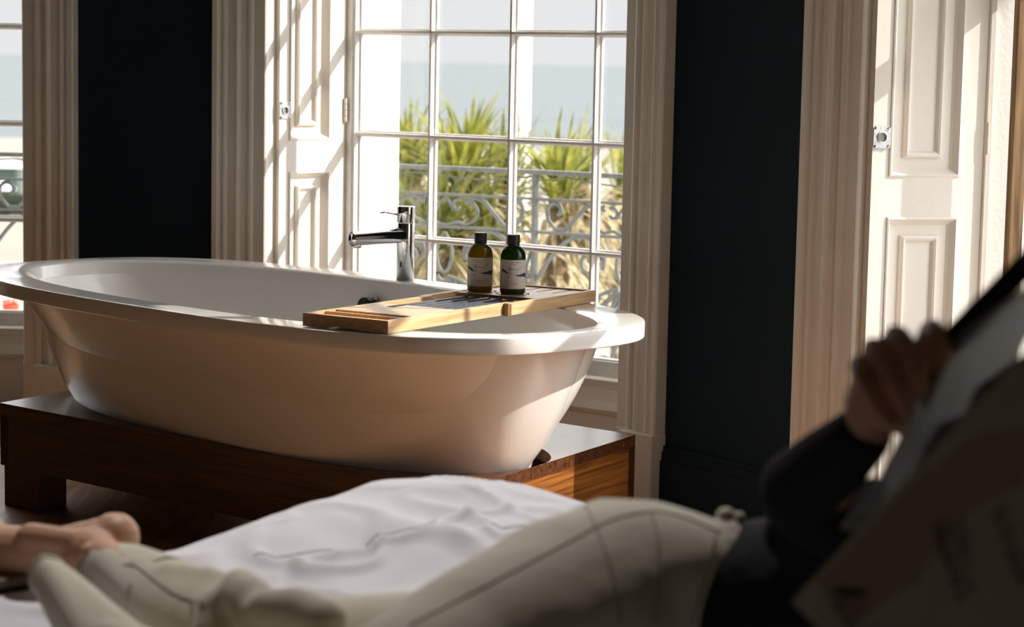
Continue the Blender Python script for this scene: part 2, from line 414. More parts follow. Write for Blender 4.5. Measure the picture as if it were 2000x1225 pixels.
# pair of nickel sash-lift brackets on the centre window's bottom rail
O, X, N, rz = wframe(2)
lb = empty('sash_lift', (0, 0, 0), 0, parent=w2, label='grey metal sash lift bracket')
lx = .233 * K
mb = MB()
mb.prism([(lx - .03, -.036), (lx + .028, -.036), (lx + .022, -.050), (lx - .024, -.050)], RB + .008, GB + .002)
mb.tube([(lx - .016, -.05, RB + .02), (lx - .016, -.062, RB + .03)], .006, 8); mb.tube([(lx + .016, -.05, RB + .018), (lx + .016, -.062, RB + .028)], .006, 8)
mb.box((lx + .026, -.052, RB + .002), (lx + .031, -.04, GB))
mb.tube([(lx + .006, -.046, GB), (lx + .008, -.046, GB + .03), (lx + .004, -.046, GB + .05)], .008, 8)
mb.build('bracket', M['nickel'], lb, bevel=.002)
# bare timber edge of the right window's weathered parting bead
O3, X3, N3, rz3 = wframe(3)
mb = MB(); gx = -.545 * K
prof = [(gx, -.010), (gx + .012, -.016), (gx + .030, -.012), (gx + .034, .02), (gx, .03)]
mb.prism(prof, GB, ZTOP - .05)
mb.build('parting_bead', M['aged_wood'], w3, label='weathered bare timber bead where the paint has gone')

# ------------------------------------------------------------------ panelled shutters
def shutter(k, hx, hy, ex, ey, label, z_lock, brass_catch):
    O, X, N, rz = wframe(k)
    h = O + X * hx + N * hy; e = O + X * ex + N * ey
    d = (h - e); w = d.length; ang = math.atan2(d.y, d.x)
    root = empty('window_shutter', (e.x, e.y, 0), ang, label=label, cat='shutter')   # local x: room edge -> hinge edge, front faces -y
    z0 = .05; z1 = ZTOP - .03; T = .028
    panels = [(z0 + .16, zk(.925)), (zk(1.010), z1 - .14)]
    a, b = w * .145, w * .785
    mb = MB(); F = 0.0
    # stiles and rails
    mb.box((0, F, z0), (a, F + T, z1)); mb.box((b, F, z0), (w, F + T, z1))
    zs = [z0] + [v for p in panels for v in p] + [z1]
    for i in range(0, len(zs), 2): mb.box((a, F, zs[i]), (b, F + T, zs[i + 1]))
    def rect(i, y, p): return [(a + i, y, p[0] + i), (b - i, y, p[0] + i), (b - i, y, p[1] - i), (a + i, y, p[1] - i)]
    for p in panels:
        seq = [(0, 0), (.002, -.003), (.006, -.004), (.010, .002), (.016, .012), (.022, .018), (.046, .018), (.048, .009), (.053, .006), (.058, .009), (.061, .013), (.064, .018), (.068, .0185)]
        mb.loft([rect(i, y, p) for i, y in seq], cap0=False, cap1=True)
        mb.box((a, F + T - .006, p[0]), (b, F + T, p[1]))
    mb.build('panel_board', M['paint'], root)
    # lock plate with turn hole and four screws
    lx = w * .078; lw = .020 * K; lh = .024 * K
    lp = MB(); ring = []
    n = 24
    for rad, y in ((None, 0.0), (None, -.003), (.0115 * K, -.003), (.0125 * K, -.005), (.0098 * K, -.006), (.0085 * K, .004)):
        r_ = []
        for j in range(n):
            t = 2 * pi * j / n
            if rad is None:
                c_, s_ = cos(t), sin(t); q = 1 / max(abs(c_) / lw, abs(s_) / lh); r_.append((lx + c_ * q, y, z_lock + s_ * q))
            else: r_.append((lx + rad * cos(t), y, z_lock + rad * sin(t)))
        ring.append(r_)
    lp.loft(ring)
    lpo = lp.build('lock_plate', M['nickel'], root, label='silver lock plate with a round hole')
    for sx in (-1, 1):
        for sz in (-1, 1):
            c = Vector((lx + sx * lw * .75, -.0045, z_lock + sz * lh * .8))
            MB().ball(c, (.0038, .002, .0038), 10).build('screw', M['chrome'], lpo)
    mb = MB(); mb.lathe([(.0001, -.002), (.0088 * K, -.002), (.0088 * K, .0), (.0001, .0)], seg=20)
    o = mb.build('turn_button', M['brass'], lpo); o.rotation_euler = (pi / 2, 0, 0); o.location = (lx, .001, z_lock)
    # hinge barrel
    zh = z_lock - .0
    mb = MB()
    for i in range(4): mb.tube([(w + .004, -.004, zh - .038 + i * .0195), (w + .004, -.004, zh - .038 + i * .0195 + .018)], .006, 12)
    mb.build('hinge', M['hinge'], root)
    return root
sh2 = shutter(2, (-.655 + .042) * K + .042, -.05, (-.648 + .042) * K + .018, -.335, 'white panelled shutter folded open left of the middle window behind the tub', zk(1.095), True)
sh3 = shutter(3, -.575 * K - .012, -.05, -.578 * K, -.355, 'white panelled shutter at far right, above the hand holding the magazine', zk(1.095), False)
# small brass keep on the shutter box of the middle window
O, X, N, rz = wframe(2)
kp = O + X * ((-.660 + .042) * K) + N * (-.352)
MB().ball((kp.x, kp.y, zk(1.095)), (.006, .006, .014), 12).build('shutter_knob', M['brass'], label='tiny brass knob on the shutter box edge left of the middle window', cat='knob')

# ------------------------------------------------------------------ tub platform
FL = Vector((-1.397, 5.960, 0)); FR = Vector((-.112, 4.842, 0)); BR = Vector((.326, 5.637, 0)); BLc = Vector((-.965, 6.745, 0))
ZP = .285; ZA = .1135
pc = (FL + FR + BR + BLc) / 4
pux = (FR - FL).normalized(); puy = Vector((-pux.y, pux.x, 0))
plat = empty('bath_platform', (pc.x, pc.y, 0), math.atan2(pux.y, pux.x), label='low reddish-brown wooden platform that the bathtub is sunk into', cat='platform')
TC = Vector((-.585, 5.695, 0)); TH = radians(44.3)
TWd = Vector((-sin(TH), cos(TH), 0)); TNd = Vector((cos(TH), sin(TH), 0))
def supell(a, b, n, t):
    c, s = cos(t), sin(t)
    return a * math.copysign(abs(c) ** (2 / n), c), b * math.copysign(abs(s) ** (2 / n), s)
def tubpt(a, b, n, t, dw=0, dn=0, z=0):
    x, y = supell(a, b, n, t)
    p = TC + TWd * (x + dw) + TNd * (y + dn); return Vector((p.x, p.y, z))
NT = 144; TS = [2 * pi * i / NT for i in range(NT)]
def ploc(p): d = p - pc; return Vector((d.dot(pux), d.dot(puy), p.z))
cor = [ploc(q) for q in (FL, FR, BR, BLc)]           # local corners, counter-clockwise
hole = [ploc(tubpt(.782, .330, 2.5, t, -.058, .032, ZP)) for t in TS]
hc = sum((Vector((p.x, p.y, 0)) for p in hole), Vector()) / NT
outer = []
for p in hole:
    d = Vector((p.x - hc.x, p.y - hc.y)); best = None
    for a, b_ in zip(cor, cor[1:] + cor[:1]):
        e = Vector((b_.x - a.x, b_.y - a.y)); w_ = Vector((a.x - hc.x, a.y - hc.y)); den = d.x * e.y - d.y * e.x
        if abs(den) < 1e-9: continue
        q = (w_.x * e.y - w_.y * e.x) / den; r_ = (w_.x * d.y - w_.y * d.x) / den
        if q > 0 and -1e-6 <= r_ <= 1 + 1e-6 and (best is None or q < best): best = q
    outer.append(Vector((hc.x + d.x * best, hc.y + d.y * best, ZP)))
for c_ in cor:
    i = min(range(NT), key=lambda j: (outer[j].x - c_.x) ** 2 + (outer[j].y - c_.y) ** 2); outer[i] = Vector((c_.x, c_.y, ZP))
def atz_(L, z): return [Vector((p.x, p.y, z)) for p in L]
MB().loft([atz_(hole, ZP - .03), hole, outer, atz_(outer, ZP - .03)], False, False, closed=True).build('deck_top', M['platform'], plat)
def inset_pt(k, a, b_):
    """point a metres along the edge leaving corner k and b metres along the edge arriving at it"""
    c_ = cor[k]; u1 = (cor[(k + 1) % 4] - c_).normalized(); u0 = (cor[k - 1] - c_).normalized(); return c_ + u1 * a + u0 * b_
for k, nm_, mt in ((0, 'long_apron', 'platform'), (1, 'end_apron', 'platform_end_sunlit'), (2, 'long_apron', 'platform'), (3, 'end_apron', 'platform_end_sunlit')):
    k2 = (k + 1) % 4
    a, b_ = cor[k], cor[k2]; c_, d = inset_pt(k2, 0, 0) , inset_pt(k, 0, 0)
    ia = cor[k] + (cor[k - 1] - cor[k]).normalized() * .036; ib = cor[k2] + (cor[(k2 + 1) % 4] - cor[k2]).normalized() * .036
    e0 = .0361 if nm_ == 'end_apron' else 0.0; uu = (b_ - a).normalized() * e0 * .0
    MB().prism([(p.x, p.y) for p in (a, b_, ib, ia)], ZA, ZP - .0301).build(nm_, M[mt], plat)
for k in range(4):
    q = [inset_pt(k, .008, .008), inset_pt(k, .165 if k % 2 == 0 else .12, .008), inset_pt(k, .165 if k % 2 == 0 else .12, .12 if k % 2 == 0 else .165), inset_pt(k, .008, .12 if k % 2 == 0 else .165)]
    MB().prism([(p.x, p.y) for p in q], 0, ZA).build('leg', M['platform'], plat, bevel=.002)

# ------------------------------------------------------------------ bathtub
tub = empty('bathtub', (TC.x, TC.y, ZP), 0, label='large white oval bathtub with a wide flat rim on the wooden platform', cat='bathtub')
ZR = .635
def ring(a, b, n, z, dw=0, dn=0): return [tubpt(a, b, n, t, dw, dn, z) - Vector((TC.x, TC.y, ZP)) for t in TS]
rings = []
for i in range(13):
    f = i / 12; g = 1 - (1 - f) ** 1.12
    z = .14 + (.598 - .14) * f
    fz = max(0.0, (z - ZP) / (.598 - ZP)) if z > ZP else (z - ZP) * .6
    a = .722 + (.968 - .722) * (fz + .10 * sin(pi * max(0, min(1, fz)))); b = .290 + (.438 - .290) * (fz + .10 * sin(pi * max(0, min(1, fz))))
    k_ = max(0.0, min(1.0, fz))
    rings.append(ring(a, b, 2.45 + .35 * k_, z, -.07 * (1 - k_), .035 * (1 - k_)))
rings += [ring(1.073, .5075, 2.8, .596), ring(1.0765, .511, 2.8, .5985), ring(1.077, .5115, 2.8, .601), ring(1.077, .5115, 2.8, .6315), ring(1.0762, .5107, 2.8, .6338), ring(1.074, .5085, 2.8, ZR),
          ring(1.018, .428, 2.4, ZR), ring(1.010, .420, 2.38, .6335), ring(1.003, .413, 2.36, .629), ring(.997, .408, 2.36, .618)]
for z, a, b in ((.58, .985, .398), (.50, .955, .380), (.42, .918, .360), (.34, .875, .335), (.27, .82, .305), (.22, .76, .275), (.19, .69, .24), (.175, .6, .2), (.17, .4, .12), (.168, .15, .05)):
    rings.append(ring(a, b, 2.36, z))
_sh = MB().loft(rings).build('shell', M['enamel'], tub, smooth=True); _sh.data.set_sharp_from_angle(angle=radians(28))
ov = P(727, 590, 6.13)
for i in range(1):
    c = TC + TWd * .10 + TNd * .385 - Vector((TC.x, TC.y, ZP)) + Vector((0, 0, .560))
    ax = (-TNd + Vector((0, 0, .15))).normalized()
    mb = MB(); mb.tube([c + ax * -.03, c + ax * .0, c + ax * .006], [.028, .028, .020], 24); mb.build('overflow_cover', M['chrome'], tub, smooth=False)
    mb = MB(); mb.tube([c + ax * .0, c + ax * .040, c + ax * .044], [.023, .0255, .023], 24); mb.build('overflow_knob', M['rubber_dark'], tub)

# ------------------------------------------------------------------ tap
tp = TC + TWd * .062 + TNd * .462
tap = empty('bath_tap', (tp.x, tp.y, ZR), 0, label='tall chrome mixer tap on the far rim of the bathtub', cat='tap')
mb = MB(); mb.lathe([(.0245, 0), (.0245, .157), (.0238, .158)], seg=40); mb.build('body', M['chrome'], tap, smooth=False)
mb = MB(); mb.lathe([(.0238, .159), (.0252, .160), (.0252, .202), (.0245, .204), (.001, .2045)], seg=40); mb.build('handle_cap', M['chrome'], tap)
sdn = Vector((-.80, -.60, 0)).normalized()
mb = MB(); b0 = Vector((0, 0, .124)) + sdn * .012
mb.tube([b0, b0 + sdn * .075 + Vector((0, 0, -.002)), b0 + sdn * .163 + Vector((0, 0, -.006))], [.0215, .0212, .0190], 28, cap=False)
tip = b0 + sdn * .163 + Vector((0, 0, -.006))
mb.tube([tip + sdn * .0005, tip - sdn * .02], [.0165, .0165], 28)
mb.tube([tip - sdn * .018 + Vector((0, 0, -.010)), tip - sdn * .018 + Vector((0, 0, -.024))], .011, 20)
mb.build('spout', M['chrome'], tap, smooth=False)
mb = MB(); h0 = Vector((0, 0, .180)) + sdn * .022
mb.tube([h0, h0 + sdn * .02 + Vector((0, 0, .004)), h0 + sdn * .045 + Vector((0, 0, .009)), h0 + sdn * .062 + Vector((0, 0, .0075))], [.0055, .0052, .0048, .0035], 12, squash=.6)
mb.build('lever', M['chrome'], tap, smooth=True)
for nm_ in ('body', 'handle_cap', 'spout'):
    o = [c for c in tap.children if c.name.startswith(nm_)][0]
    for p_ in o.data.polygons: p_.use_smooth = abs(p_.normal.z) < .9 or nm_ == 'spout'

# ------------------------------------------------------------------ bath tray
ZT = .666; ZB = .6365
t0 = PZ(758, 627, ZT); t1 = PZ(1155, 566, ZT); tl = PZ(607, 608, ZT)
te = (t1 - t0); TL = te.length; te.normalize(); TWT = .236
tray = empty('bath_tray', (t0.x, t0.y, ZB), math.atan2(te.y, te.x), label='pale bamboo bath tray laid across the right half of the tub', cat='tray')
tn = Vector((-te.y, te.x, 0)); H_ = ZT - ZB
def trayloc(p): d = p - t0; return d.dot(te), d.dot(tn)
S2 = .475 * TL / .89 + .03
mb = MB()
mb.box((0, 0, 0), (S2, .012, H_)); mb.box((0, TWT - .012, 0), (S2, TWT, H_))
mb.build('side_rail', M['bamboo'], tray, bevel=.001)
mb = MB()                                    # end rail with its shallow finger cut-out
pr_ = [(0, .012, 0.0)]
ys = [.012 + (TWT - .024) * i / 24 for i in range(25)]
rg0 = []; rg1 = []
for y in ys:
    c = abs((y - TWT * .52) / .042); zz = .0055 * max(0, 1 - c ** 3) if c < 1 else 0
    rg0.append((y, zz))
A = [(0, y, z) for y, z in rg0] + [(0, y, H_) for y in reversed(ys)]
mb.loft([A, [(.012, p[1], p[2]) for p in A]])
mb.build('end_rail', M['bamboo'], tray)
MB().box((.012, .012, .004), (.135, TWT - .012, .010)).build('tray_floor', M['bamboo'], tray)
MB().prism([(.070, .012), (.078, .012), (.078, TWT - .012), (.070, TWT - .012)], .008, H_ - .001).build('divider', M['bamboo'], tray)
mb = MB()
mb.box((.112, .012, H_ - .008), (.292, TWT - .012, H_ - .0005)); mb.box((.112, .012, .008), (.118, TWT - .012, H_ - .008)); mb.box((.286, .012, .008), (.292, TWT - .012, H_ - .008))
mb.build('shelf_board', M['bamboo'], tray, bevel=.0008)
MB().box((.235, .150, H_ - .0006), (.2925, .168, H_ + .0004)).build('phone_slot', M['gap'], tray)
# dark slate rest with lengthwise rods
mb = MB(); mb.box((.292, .014, .006), (.63, TWT - .014, .012))
for i in range(6):
    y = .035 + i * .033; mb.tube([(.296, y, .016), (.625, y, .016)], .0072, 8)
mb.build('slate_rest', M['slate'], tray, label='dark slate coloured rest between the rails')
# wider sliding half
x0 = S2 - .03
mb = MB()
mb.box((x0, -.014, 0), (TL, -.001, H_)); mb.box((x0, TWT + .001, 0), (TL, TWT + .014, H_)); mb.box((TL - .012, -.001, 0), (TL, TWT + .001, H_))
mb.build('extension_frame', M['bamboo'], tray, bevel=.001)
MB().box((x0 - .004, -.0146, -.001), (x0 + .012, -.0004, H_ - .002)).build('joint_block', M['aged_wood'], tray, label='brown joint block in the middle of the front rail')
# bottle board with two round cut rings
bA = trayloc(PZ(937, 568, ZT)); bB = trayloc(PZ(1001, 573, ZT))
sb0 = .628; sb1 = .765
mb = MB(); mb.box((sb0, .004, H_ - .009), (sb1, TWT - .004, H_ - .001)); mb.build('bottle_board', M['bamboo'], tray)
mb = MB()
for c in (bA, bB):
    rr = []
    for j in range(32):
        t = 2 * pi * j / 32; rr.append((cos(t), sin(t)))
    mb.loft([[(c[0] + .043 * a, c[1] + .043 * b_, H_ - .0016) for a, b_ in rr], [(c[0] + .043 * a, c[1] + .043 * b_, H_ - .0006) for a, b_ in rr], [(c[0] + .0385 * a, c[1] + .0385 * b_, H_ - .0006) for a, b_ in rr], [(c[0] + .0385 * a, c[1] + .0385 * b_, H_ - .0016) for a, b_ in rr]], False, False, closed=True)
mb.build('ring_groove', M['gap'], tray)
for i in range(5):
    y = .010 + i * .045
    MB().box((sb1 + .004, y, H_ - .012), (TL - .014, y + .036, H_ - .004)).build('slat', M['bamboo'], tray)

# ------------------------------------------------------------------ bottles
def bottle_mat(name, col, tr):
    m = bpy.data.materials.new(name); m.use_nodes = True; n = m.node_tree.nodes; l = m.node_tree.links; n.clear()
    o = n.new('ShaderNodeOutputMaterial'); mx = n.new('ShaderNodeMixShader'); mx2 = n.new('ShaderNodeMixShader')
    tl_ = n.new('ShaderNodeBsdfTranslucent'); df = n.new('ShaderNodeBsdfDiffuse'); gl = n.new('ShaderNodeBsdfGlossy'); fr = n.new('ShaderNodeFresnel')
    tl_.inputs[0].default_value = (*tr, 1); df.inputs[0].default_value = (*col, 1); gl.inputs['Roughness'].default_value = .04
    mx.inputs[0].default_value = .35; l.new(tl_.outputs[0], mx.inputs[1]); l.new(df.outputs[0], mx.inputs[2])
    l.new(fr.outputs[0], mx2.inputs[0]); l.new(mx.outputs[0], mx2.inputs[1]); l.new(gl.outputs[0], mx2.inputs[2]); l.new(mx2.outputs[0], o.inputs[0])
    return m
M['amber'] = bottle_mat('amber_liquid_in_green_glass', (.20, .14, .01), (.62, .42, .03))
M['green'] = bottle_mat('dark_green_glass', (.02, .055, .01), (.10, .22, .02))
M['neck_green'] = bottle_mat('green_glass_neck', (.01, .06, .02), (.02, .16, .05))
M['label_paper'] = plain('cream_label_paper', (.62, .57, .50), .6)
M['label_print'] = plain('grey_brown_label_print', (.10, .085, .06), .6)
M['label_blue'] = plain('navy_blue_label_print', (.035, .03, .11), .6)
def bottle(c, amber, label, facing):
    w = t0 + te * c[0] + tn * c[1]
    root = empty('toiletry_bottle', (w.x, w.y, ZT - .0008), 0, label=label, cat='bottle', group='bottles on the bath tray')
    R = .0318
    prof = [(.0275, 0), (.0300, .0015), (R, .006), (R, .092), (.0312, .098), (.0292, .105), (.0255, .1115), (.0205, .117), (.0165, .1205)]
    MB().lathe([(.001, 0)] + prof + [(.001, .1206)], seg=48).build('body', M['amber'] if amber else M['green'], root, smooth=True)
    MB().lathe([(.0166, .1203), (.0152, .1225), (.0148, .128), (.001, .128)], seg=40).build('neck', M['neck_green'], root, smooth=True)
    MB().lathe([(.0150, .1245), (.0158, .125), (.0158, .1470), (.0150, .1478), (.001, .1478)], seg=40).build('cap', M['black_plastic'], root)
    # label wrapped round the front, with its print
    def wrap(x, z, r=.0003): a = facing + x / R; return Vector(((R + r) * cos(a), (R + r) * sin(a), z))
    mb = MB(); N_ = 40
    for i in range(N_):
        xa = -.085 + .17 * i / N_; xb = -.085 + .17 * (i + 1) / N_
        mb.face([wrap(xa, .0145), wrap(xb, .0145), wrap(xb, .0865), wrap(xa, .0865)])
    bmesh.ops.remove_doubles(mb.bm, verts=mb.bm.verts, dist=1e-6)
    lab = mb.build('label_sheet', M['label_paper'], root, smooth=True)
    def strip(mb, top, bot, n=14, r=.0006):
        x0 = top[0][0]; x1 = top[-1][0]
        for i in range(n):
            a = x0 + (x1 - x0) * i / n; b_ = x0 + (x1 - x0) * (i + 1) / n
            mb.face([wrap(a, interp(a, bot), r), wrap(b_, interp(b_, bot), r), wrap(b_, interp(b_, top), r), wrap(a, interp(a, top), r)])
    mb = MB()                                # wing-like blue shapes left and right
    strip(mb, [(-.034, .066), (-.027, .0625), (-.024, .0605), (-.021, .061), (-.014, .054), (-.006, .0535)], [(-.034, .057), (-.027, .0565), (-.021, .0530), (-.014, .0522), (-.006, .0530)])
    strip(mb, [(.002, .0495), (.014, .0505), (.024, .053), (.032, .0545), (.040, .054)], [(.002, .0490), (.012, .0462), (.022, .0450), (.030, .0448), (.036, .042), (.040, .040)])
    mb.build('blue_print', M['label_blue'], lab)
    mb = MB()
    rnd = random.Random(4)
    for row, (z, h, x0_, x1_, st) in enumerate(((.0800, .0022, -.017, .017, .0026), (.0752, .0014, -.011, .006, .0022), (.0290, .0016, -.014, .012, .0023), (.0250, .0014, -.010, .012, .0021))):
        x = x0_
        while x < x1_:
            if rnd.random() > .12:
                ww = st * .45; strip(mb, [(x, z + h / 2), (x + ww, z + h / 2)], [(x, z - h / 2), (x + ww, z - h / 2)], 1)
                if rnd.random() > .5: strip(mb, [(x, z + h * .5), (x + st * .75, z + h * .5)], [(x, z + h * .25), (x + st * .75, z + h * .25)], 1)
            x += st
    # line drawing: round bud, stem and tail
    def dot(cx_, cz, r, sx=1):
        pts = [wrap(cx_ + r * sx * cos(2 * pi * j / 14), cz + r * sin(2 * pi * j / 14), .0006) for j in range(14)]; mb.face(pts)
    dot(-.014, .0430, .0015)
    for a in range(9):
        t = a / 8 * 2 * pi; dot(-.0115 + .0034 * cos(t), .0650 + .0036 * sin(t), .0010)
    for k_ in range(5): dot(-.010 + k_ * .0012, .0652 - k_ * .0006, .0008)
    pth = [(-.008, .064), (0, .0632), (.008, .0618), (.013, .064), (.019, .068), (.024, .0715)]
    for (a, b_), (c_, d_) in zip(pth, pth[1:]):
        q = Vector((c_ - a, d_ - b_)).normalized() * .0005; nx, nz = -q.y, q.x
        mb.face([wrap(a + nx, b_ + nz, .0007), wrap(a - nx, b_ - nz, .0007), wrap(c_ - nx, d_ - nz, .0007), wrap(c_ + nx, d_ + nz, .0007)])
    for (a, b_), (c_, d_) in (((.012, .060), (.002, .0515)), ((-.012, .061), (-.004, .053)), ((-.006, .0505), (-.013, .0445))):
        q = Vector((c_ - a, d_ - b_)).normalized() * .0003; nx, nz = -q.y, q.x
        mb.face([wrap(a + nx, b_ + nz, .0007), wrap(a - nx, b_ - nz, .0007), wrap(c_ - nx, d_ - nz, .0007), wrap(c_ + nx, d_ + nz, .0007)])
    mb.build('line_print', M['label_print'], lab)
    return root
bottle(bA, True, 'left bottle on the tray, amber liquid showing above the cream label, black cap', radians(-92))
bottle(bB, False, 'right bottle on the tray, dark green with a cream label, black cap', radians(-86))

# ------------------------------------------------------------------ bed
KB = Vector((-.085, 3.60, 0)); ea = Vector((-.71, -.704, 0)).normalized(); eb = Vector((.704, -.71, 0)).normalized()
BW = 1.40; BL = 2.15
bed = empty('bed', (KB.x, KB.y, 0), math.atan2(eb.y, eb.x), label='double bed with white sheet, its corner pointing at the tub', cat='bed')
# local x along eb (length), local y: -ea direction is +y?  ea = -y
mb = MB(); mb.box((.06, -BW + .06, .27), (BL - .05, -.06, .475)); o = mb.build('mattress', M['linen'], bed, bevel=.05)
o.modifiers['bevel'].segments = 5
mb = MB(); mb.box((.08, -BW + .08, .12), (BL - .05, -.08, .27)); mb.build('bed_base', plain('dark_bed_base_fabric', (.03, .028, .026), .9), bed, bevel=.01)
for sx in (.16, BL - .2):
    for sy in (-.16, -BW + .16): MB().box((sx - .03, sy - .03, 0), (sx + .03, sy + .03, .12)).build('leg', M['gap'], bed)
MB().box((BL - .05, -BW, 0), (BL + .04, 0, .62)).build('headboard', plain('grey_headboard_fabric', (.08, .08, .085), .9), bed, bevel=.02)

# duvet: puffed height field in bed coordinates, rolled over the two far edges
def dz(s, t):
    """s along the length from the foot end, t from the tub-side edge; returns height"""
    d = 0
    base = interp(t, [(-.1, .562), (0, .565), (.2, .572), (.4, .548), (.6, .515), (.8, .50), (1.2, .49), (2, .49)])
    base = min(base, .57)
    base += .004 * sin(s * 9 + t * 3)
    p = Vector((s * 2.1 + t * .6, t * 5.2 - s * 1.4, 0))
    w = noise.noise(p * 1.6) * .014 + noise.noise(Vector((s * 9 + t * 5, t * 13 - s * 5, 3))) * .007
    r = abs(noise.noise(Vector((s * 4.2 + t * 2.0, t * 9.0 - s * 2.8, 7.7)))); w += (.16 - min(r, .16)) * .085 * min(1, max(0, min(s, t) / .25))
    r = abs(noise.noise(Vector((s * 3.0 - t * 3.0 + 9, t * 6.0 + s * 4.5, 2.2)))); w += (.10 - min(r, .10)) * .12 * min(1, max(0, min(s, t) / .25))
    fade = min(1, max(0, (min(s, t) + .02) / .12))
    return base + w * (.25 + .75 * fade)
NS, NTT = 230, 200
mb = MB(); V = []
S0, S1, T0, T1 = -.11, 1.55, -.11, 1.45
RC = .15
for i in range(NS + 1):
    row = []
    for j in range(NTT + 1):
        u = i / NS; v = j / NTT
        s = S0 + (S1 - S0) * u ** 1.1; t = T0 + (T1 - T0) * v ** 1.1
        # rounded corner: distance to the rounded-square edge
        x = .22 - s; y = .22 - t
        if x > 0 and y > 0: d = sqrt(x * x + y * y) - .22
        else: d = max(x, y) - .22
        # d = -distance inside; edge where d = +.11
        e = (d + .05) / .155
        z = dz(max(s, 0), max(t, 0))
        if e > 0:
            e = min(e, 1); z = z - .17 * (1 - sqrt(max(0, 1 - e * e))) - .02 * e
        if d > .105: z = min(z, .36 - (d - .105) * .4)
        # free end of the duvet towards the head and the near side
        row.append(mb.bm.verts.new((s, -t, z)))
    V.append(row)
for i in range(NS):
    for j in range(NTT):
        mb.bm.faces.new((V[i][j], V[i + 1][j], V[i + 1][j + 1], V[i][j + 1]))
dv = mb.build('duvet', M['linen'], None, smooth=True, loc=(KB.x, KB.y, 0), rz=math.atan2(eb.y, eb.x), label='puffy white duvet spread over the bed under the reclining person', cat='duvet')
so = dv.modifiers.new('thick', 'SOLIDIFY'); so.thickness = .02; so.offset = -1
# stitched edge seam of the duvet
pts = []
for i in range(40):
    f = i / 39; s = .035; t = .02 + f * .95
    pts.append((s + .012 * sin(f * 9), -t, 0))
def duv(s, t):
    x = .22 - s; y = .22 - t
    d = (sqrt(x * x + y * y) - .22) if (x > 0 and y > 0) else max(x, y) - .22
    e = (d + .05) / .155; z = dz(max(s, 0), max(t, 0))
    if e > 0: e = min(e, 1); z = z - .17 * (1 - sqrt(max(0, 1 - e * e))) - .02 * e
    return z
mb = MB(); path = []
for i in range(60):
    f = i / 59; s = .16 + .35 * f + .01 * sin(f * 11); t = .55 - .50 * f + .012 * sin(f * 7)
    path.append((s, -t, duv(s, t) + .0006))
mb.tube(path, .0014, 6)
mb.build('seam', M['linen'], dv)

# woven throw hanging over the foot end
mb = MB(); V = []
for i in range(41):
    row = []
    for j in range(31):
        s = -.035 + .085 * i / 40; t = .66 + .55 * j / 30
        z = .512 + .006 * noise.noise(Vector((s * 20, t * 8, 1)))
        if s < .0: z -= .3 * min(1, ((.0 - s) / .035)) ** 2
        row.append(mb.bm.verts.new((s, -t, z)))
    V.append(row)
for i in range(40):
    for j in range(30): mb.bm.faces.new((V[i][j], V[i + 1][j], V[i + 1][j + 1], V[i][j + 1]))
th_ = mb.build('blanket', M['throw'], None, smooth=True, loc=(KB.x, KB.y, 0), rz=math.atan2(eb.y, eb.x), label='olive-grey woven throw under the foot at the left edge', cat='blanket')
so = th_.modifiers.new('thick', 'SOLIDIFY'); so.thickness = .012; so.offset = 1

# ------------------------------------------------------------------ reclining person
person = empty('person', (.35, 2.5, .50), 0, label='person lying on the bed in cream trousers and black top, holding a magazine', cat='person')
PO = Vector((.35, 2.5, .50))
def L(p): return Vector(p) - PO
def px(a, b_, Y): return P(a, b_, Y) - PO
def remesh(o, vs, sm=6, fac=.5):
    r = o.modifiers.new('fuse', 'REMESH'); r.mode = 'VOXEL'; r.voxel_size = vs; r.use_smooth_shade = True
    s_ = o.modifiers.new('soften', 'SMOOTH'); s_.factor = fac; s_.iterations = sm
# body: one continuous surface
mb = MB()
hipA = px(1250, 1190, 2.50); kneeA = px(590, 1477, 2.15); ankA = px(330, 1368, 2.41)
hipB = px(1270, 1290, 2.56); kneeB = px(500, 1262, 2.50); ankB = px(186, 1083, 2.92)
waist = px(1450, 1175, 2.48); chest = px(1780, 1150, 2.40); shl = px(2010, 1080, 2.30); neck = px(2120, 1000, 2.30); head = px(2290, 900, 2.26)
def tb(pts, rad, **k): mb.tube(pts, rad, 14, round_ends=True, **k)
tb([hipA, waist, chest, shl], [.108, .074, .108, .10]); tb([hipA, hipB], [.10, .095])
tb([hipA, hipA.lerp(kneeA, .5), kneeA], [.105, .082, .058]); tb([kneeA, kneeA.lerp(ankA, .35), kneeA.lerp(ankA, .8), ankA], [.050, .045, .028, .026])
tb([hipB, hipB.lerp(kneeB, .5) + Vector((0, .02, -.03)), kneeB + Vector((0, 0, -.01))], [.09, .052, .036]); tb([kneeB, kneeB.lerp(ankB, .35), kneeB.lerp(ankB, .8), ankB], [.042, .038, .027, .030])
# foot of the lower leg: heel to the right, toes off to the left
def foot(an, heel, mid, ball, toes, r=1.0):
    tb([heel, heel.lerp(mid, .5), mid, ball], [.0285 * r, .033 * r, .034 * r, .037 * r])
    tb([an, an.lerp(mid, .5), mid], [.033 * r, .034 * r, .030 * r])
    mb.ball(heel, .035 * r, 16); mb.ball(heel.lerp(mid, .25) + Vector((0, 0, .004)), .029 * r, 14)
    mb.tube([ball + Vector((0, 0, .022)), ball - Vector((0, 0, .025))], [.030 * r, .028 * r], 12, round_ends=True)
    for i, (a, b_, c) in enumerate(toes):
        mb.tube([ball + a, ball + a.lerp(b_, .6), ball + b_], [c, c * .9, c * .85], 10, round_ends=True)
ball = px(-30, 1074, 3.0)
toesv = [(Vector((-.005, -.01, -.028 + .013 * i)), Vector((-.055 + .004 * i, -.012, -.030 + .0135 * i)), .0085 + .001 * (i == 4) * 3) for i in range(5)]
foot(ankB, px(224, 1050, 2.96), px(110, 1080, 2.98), ball, toesv)
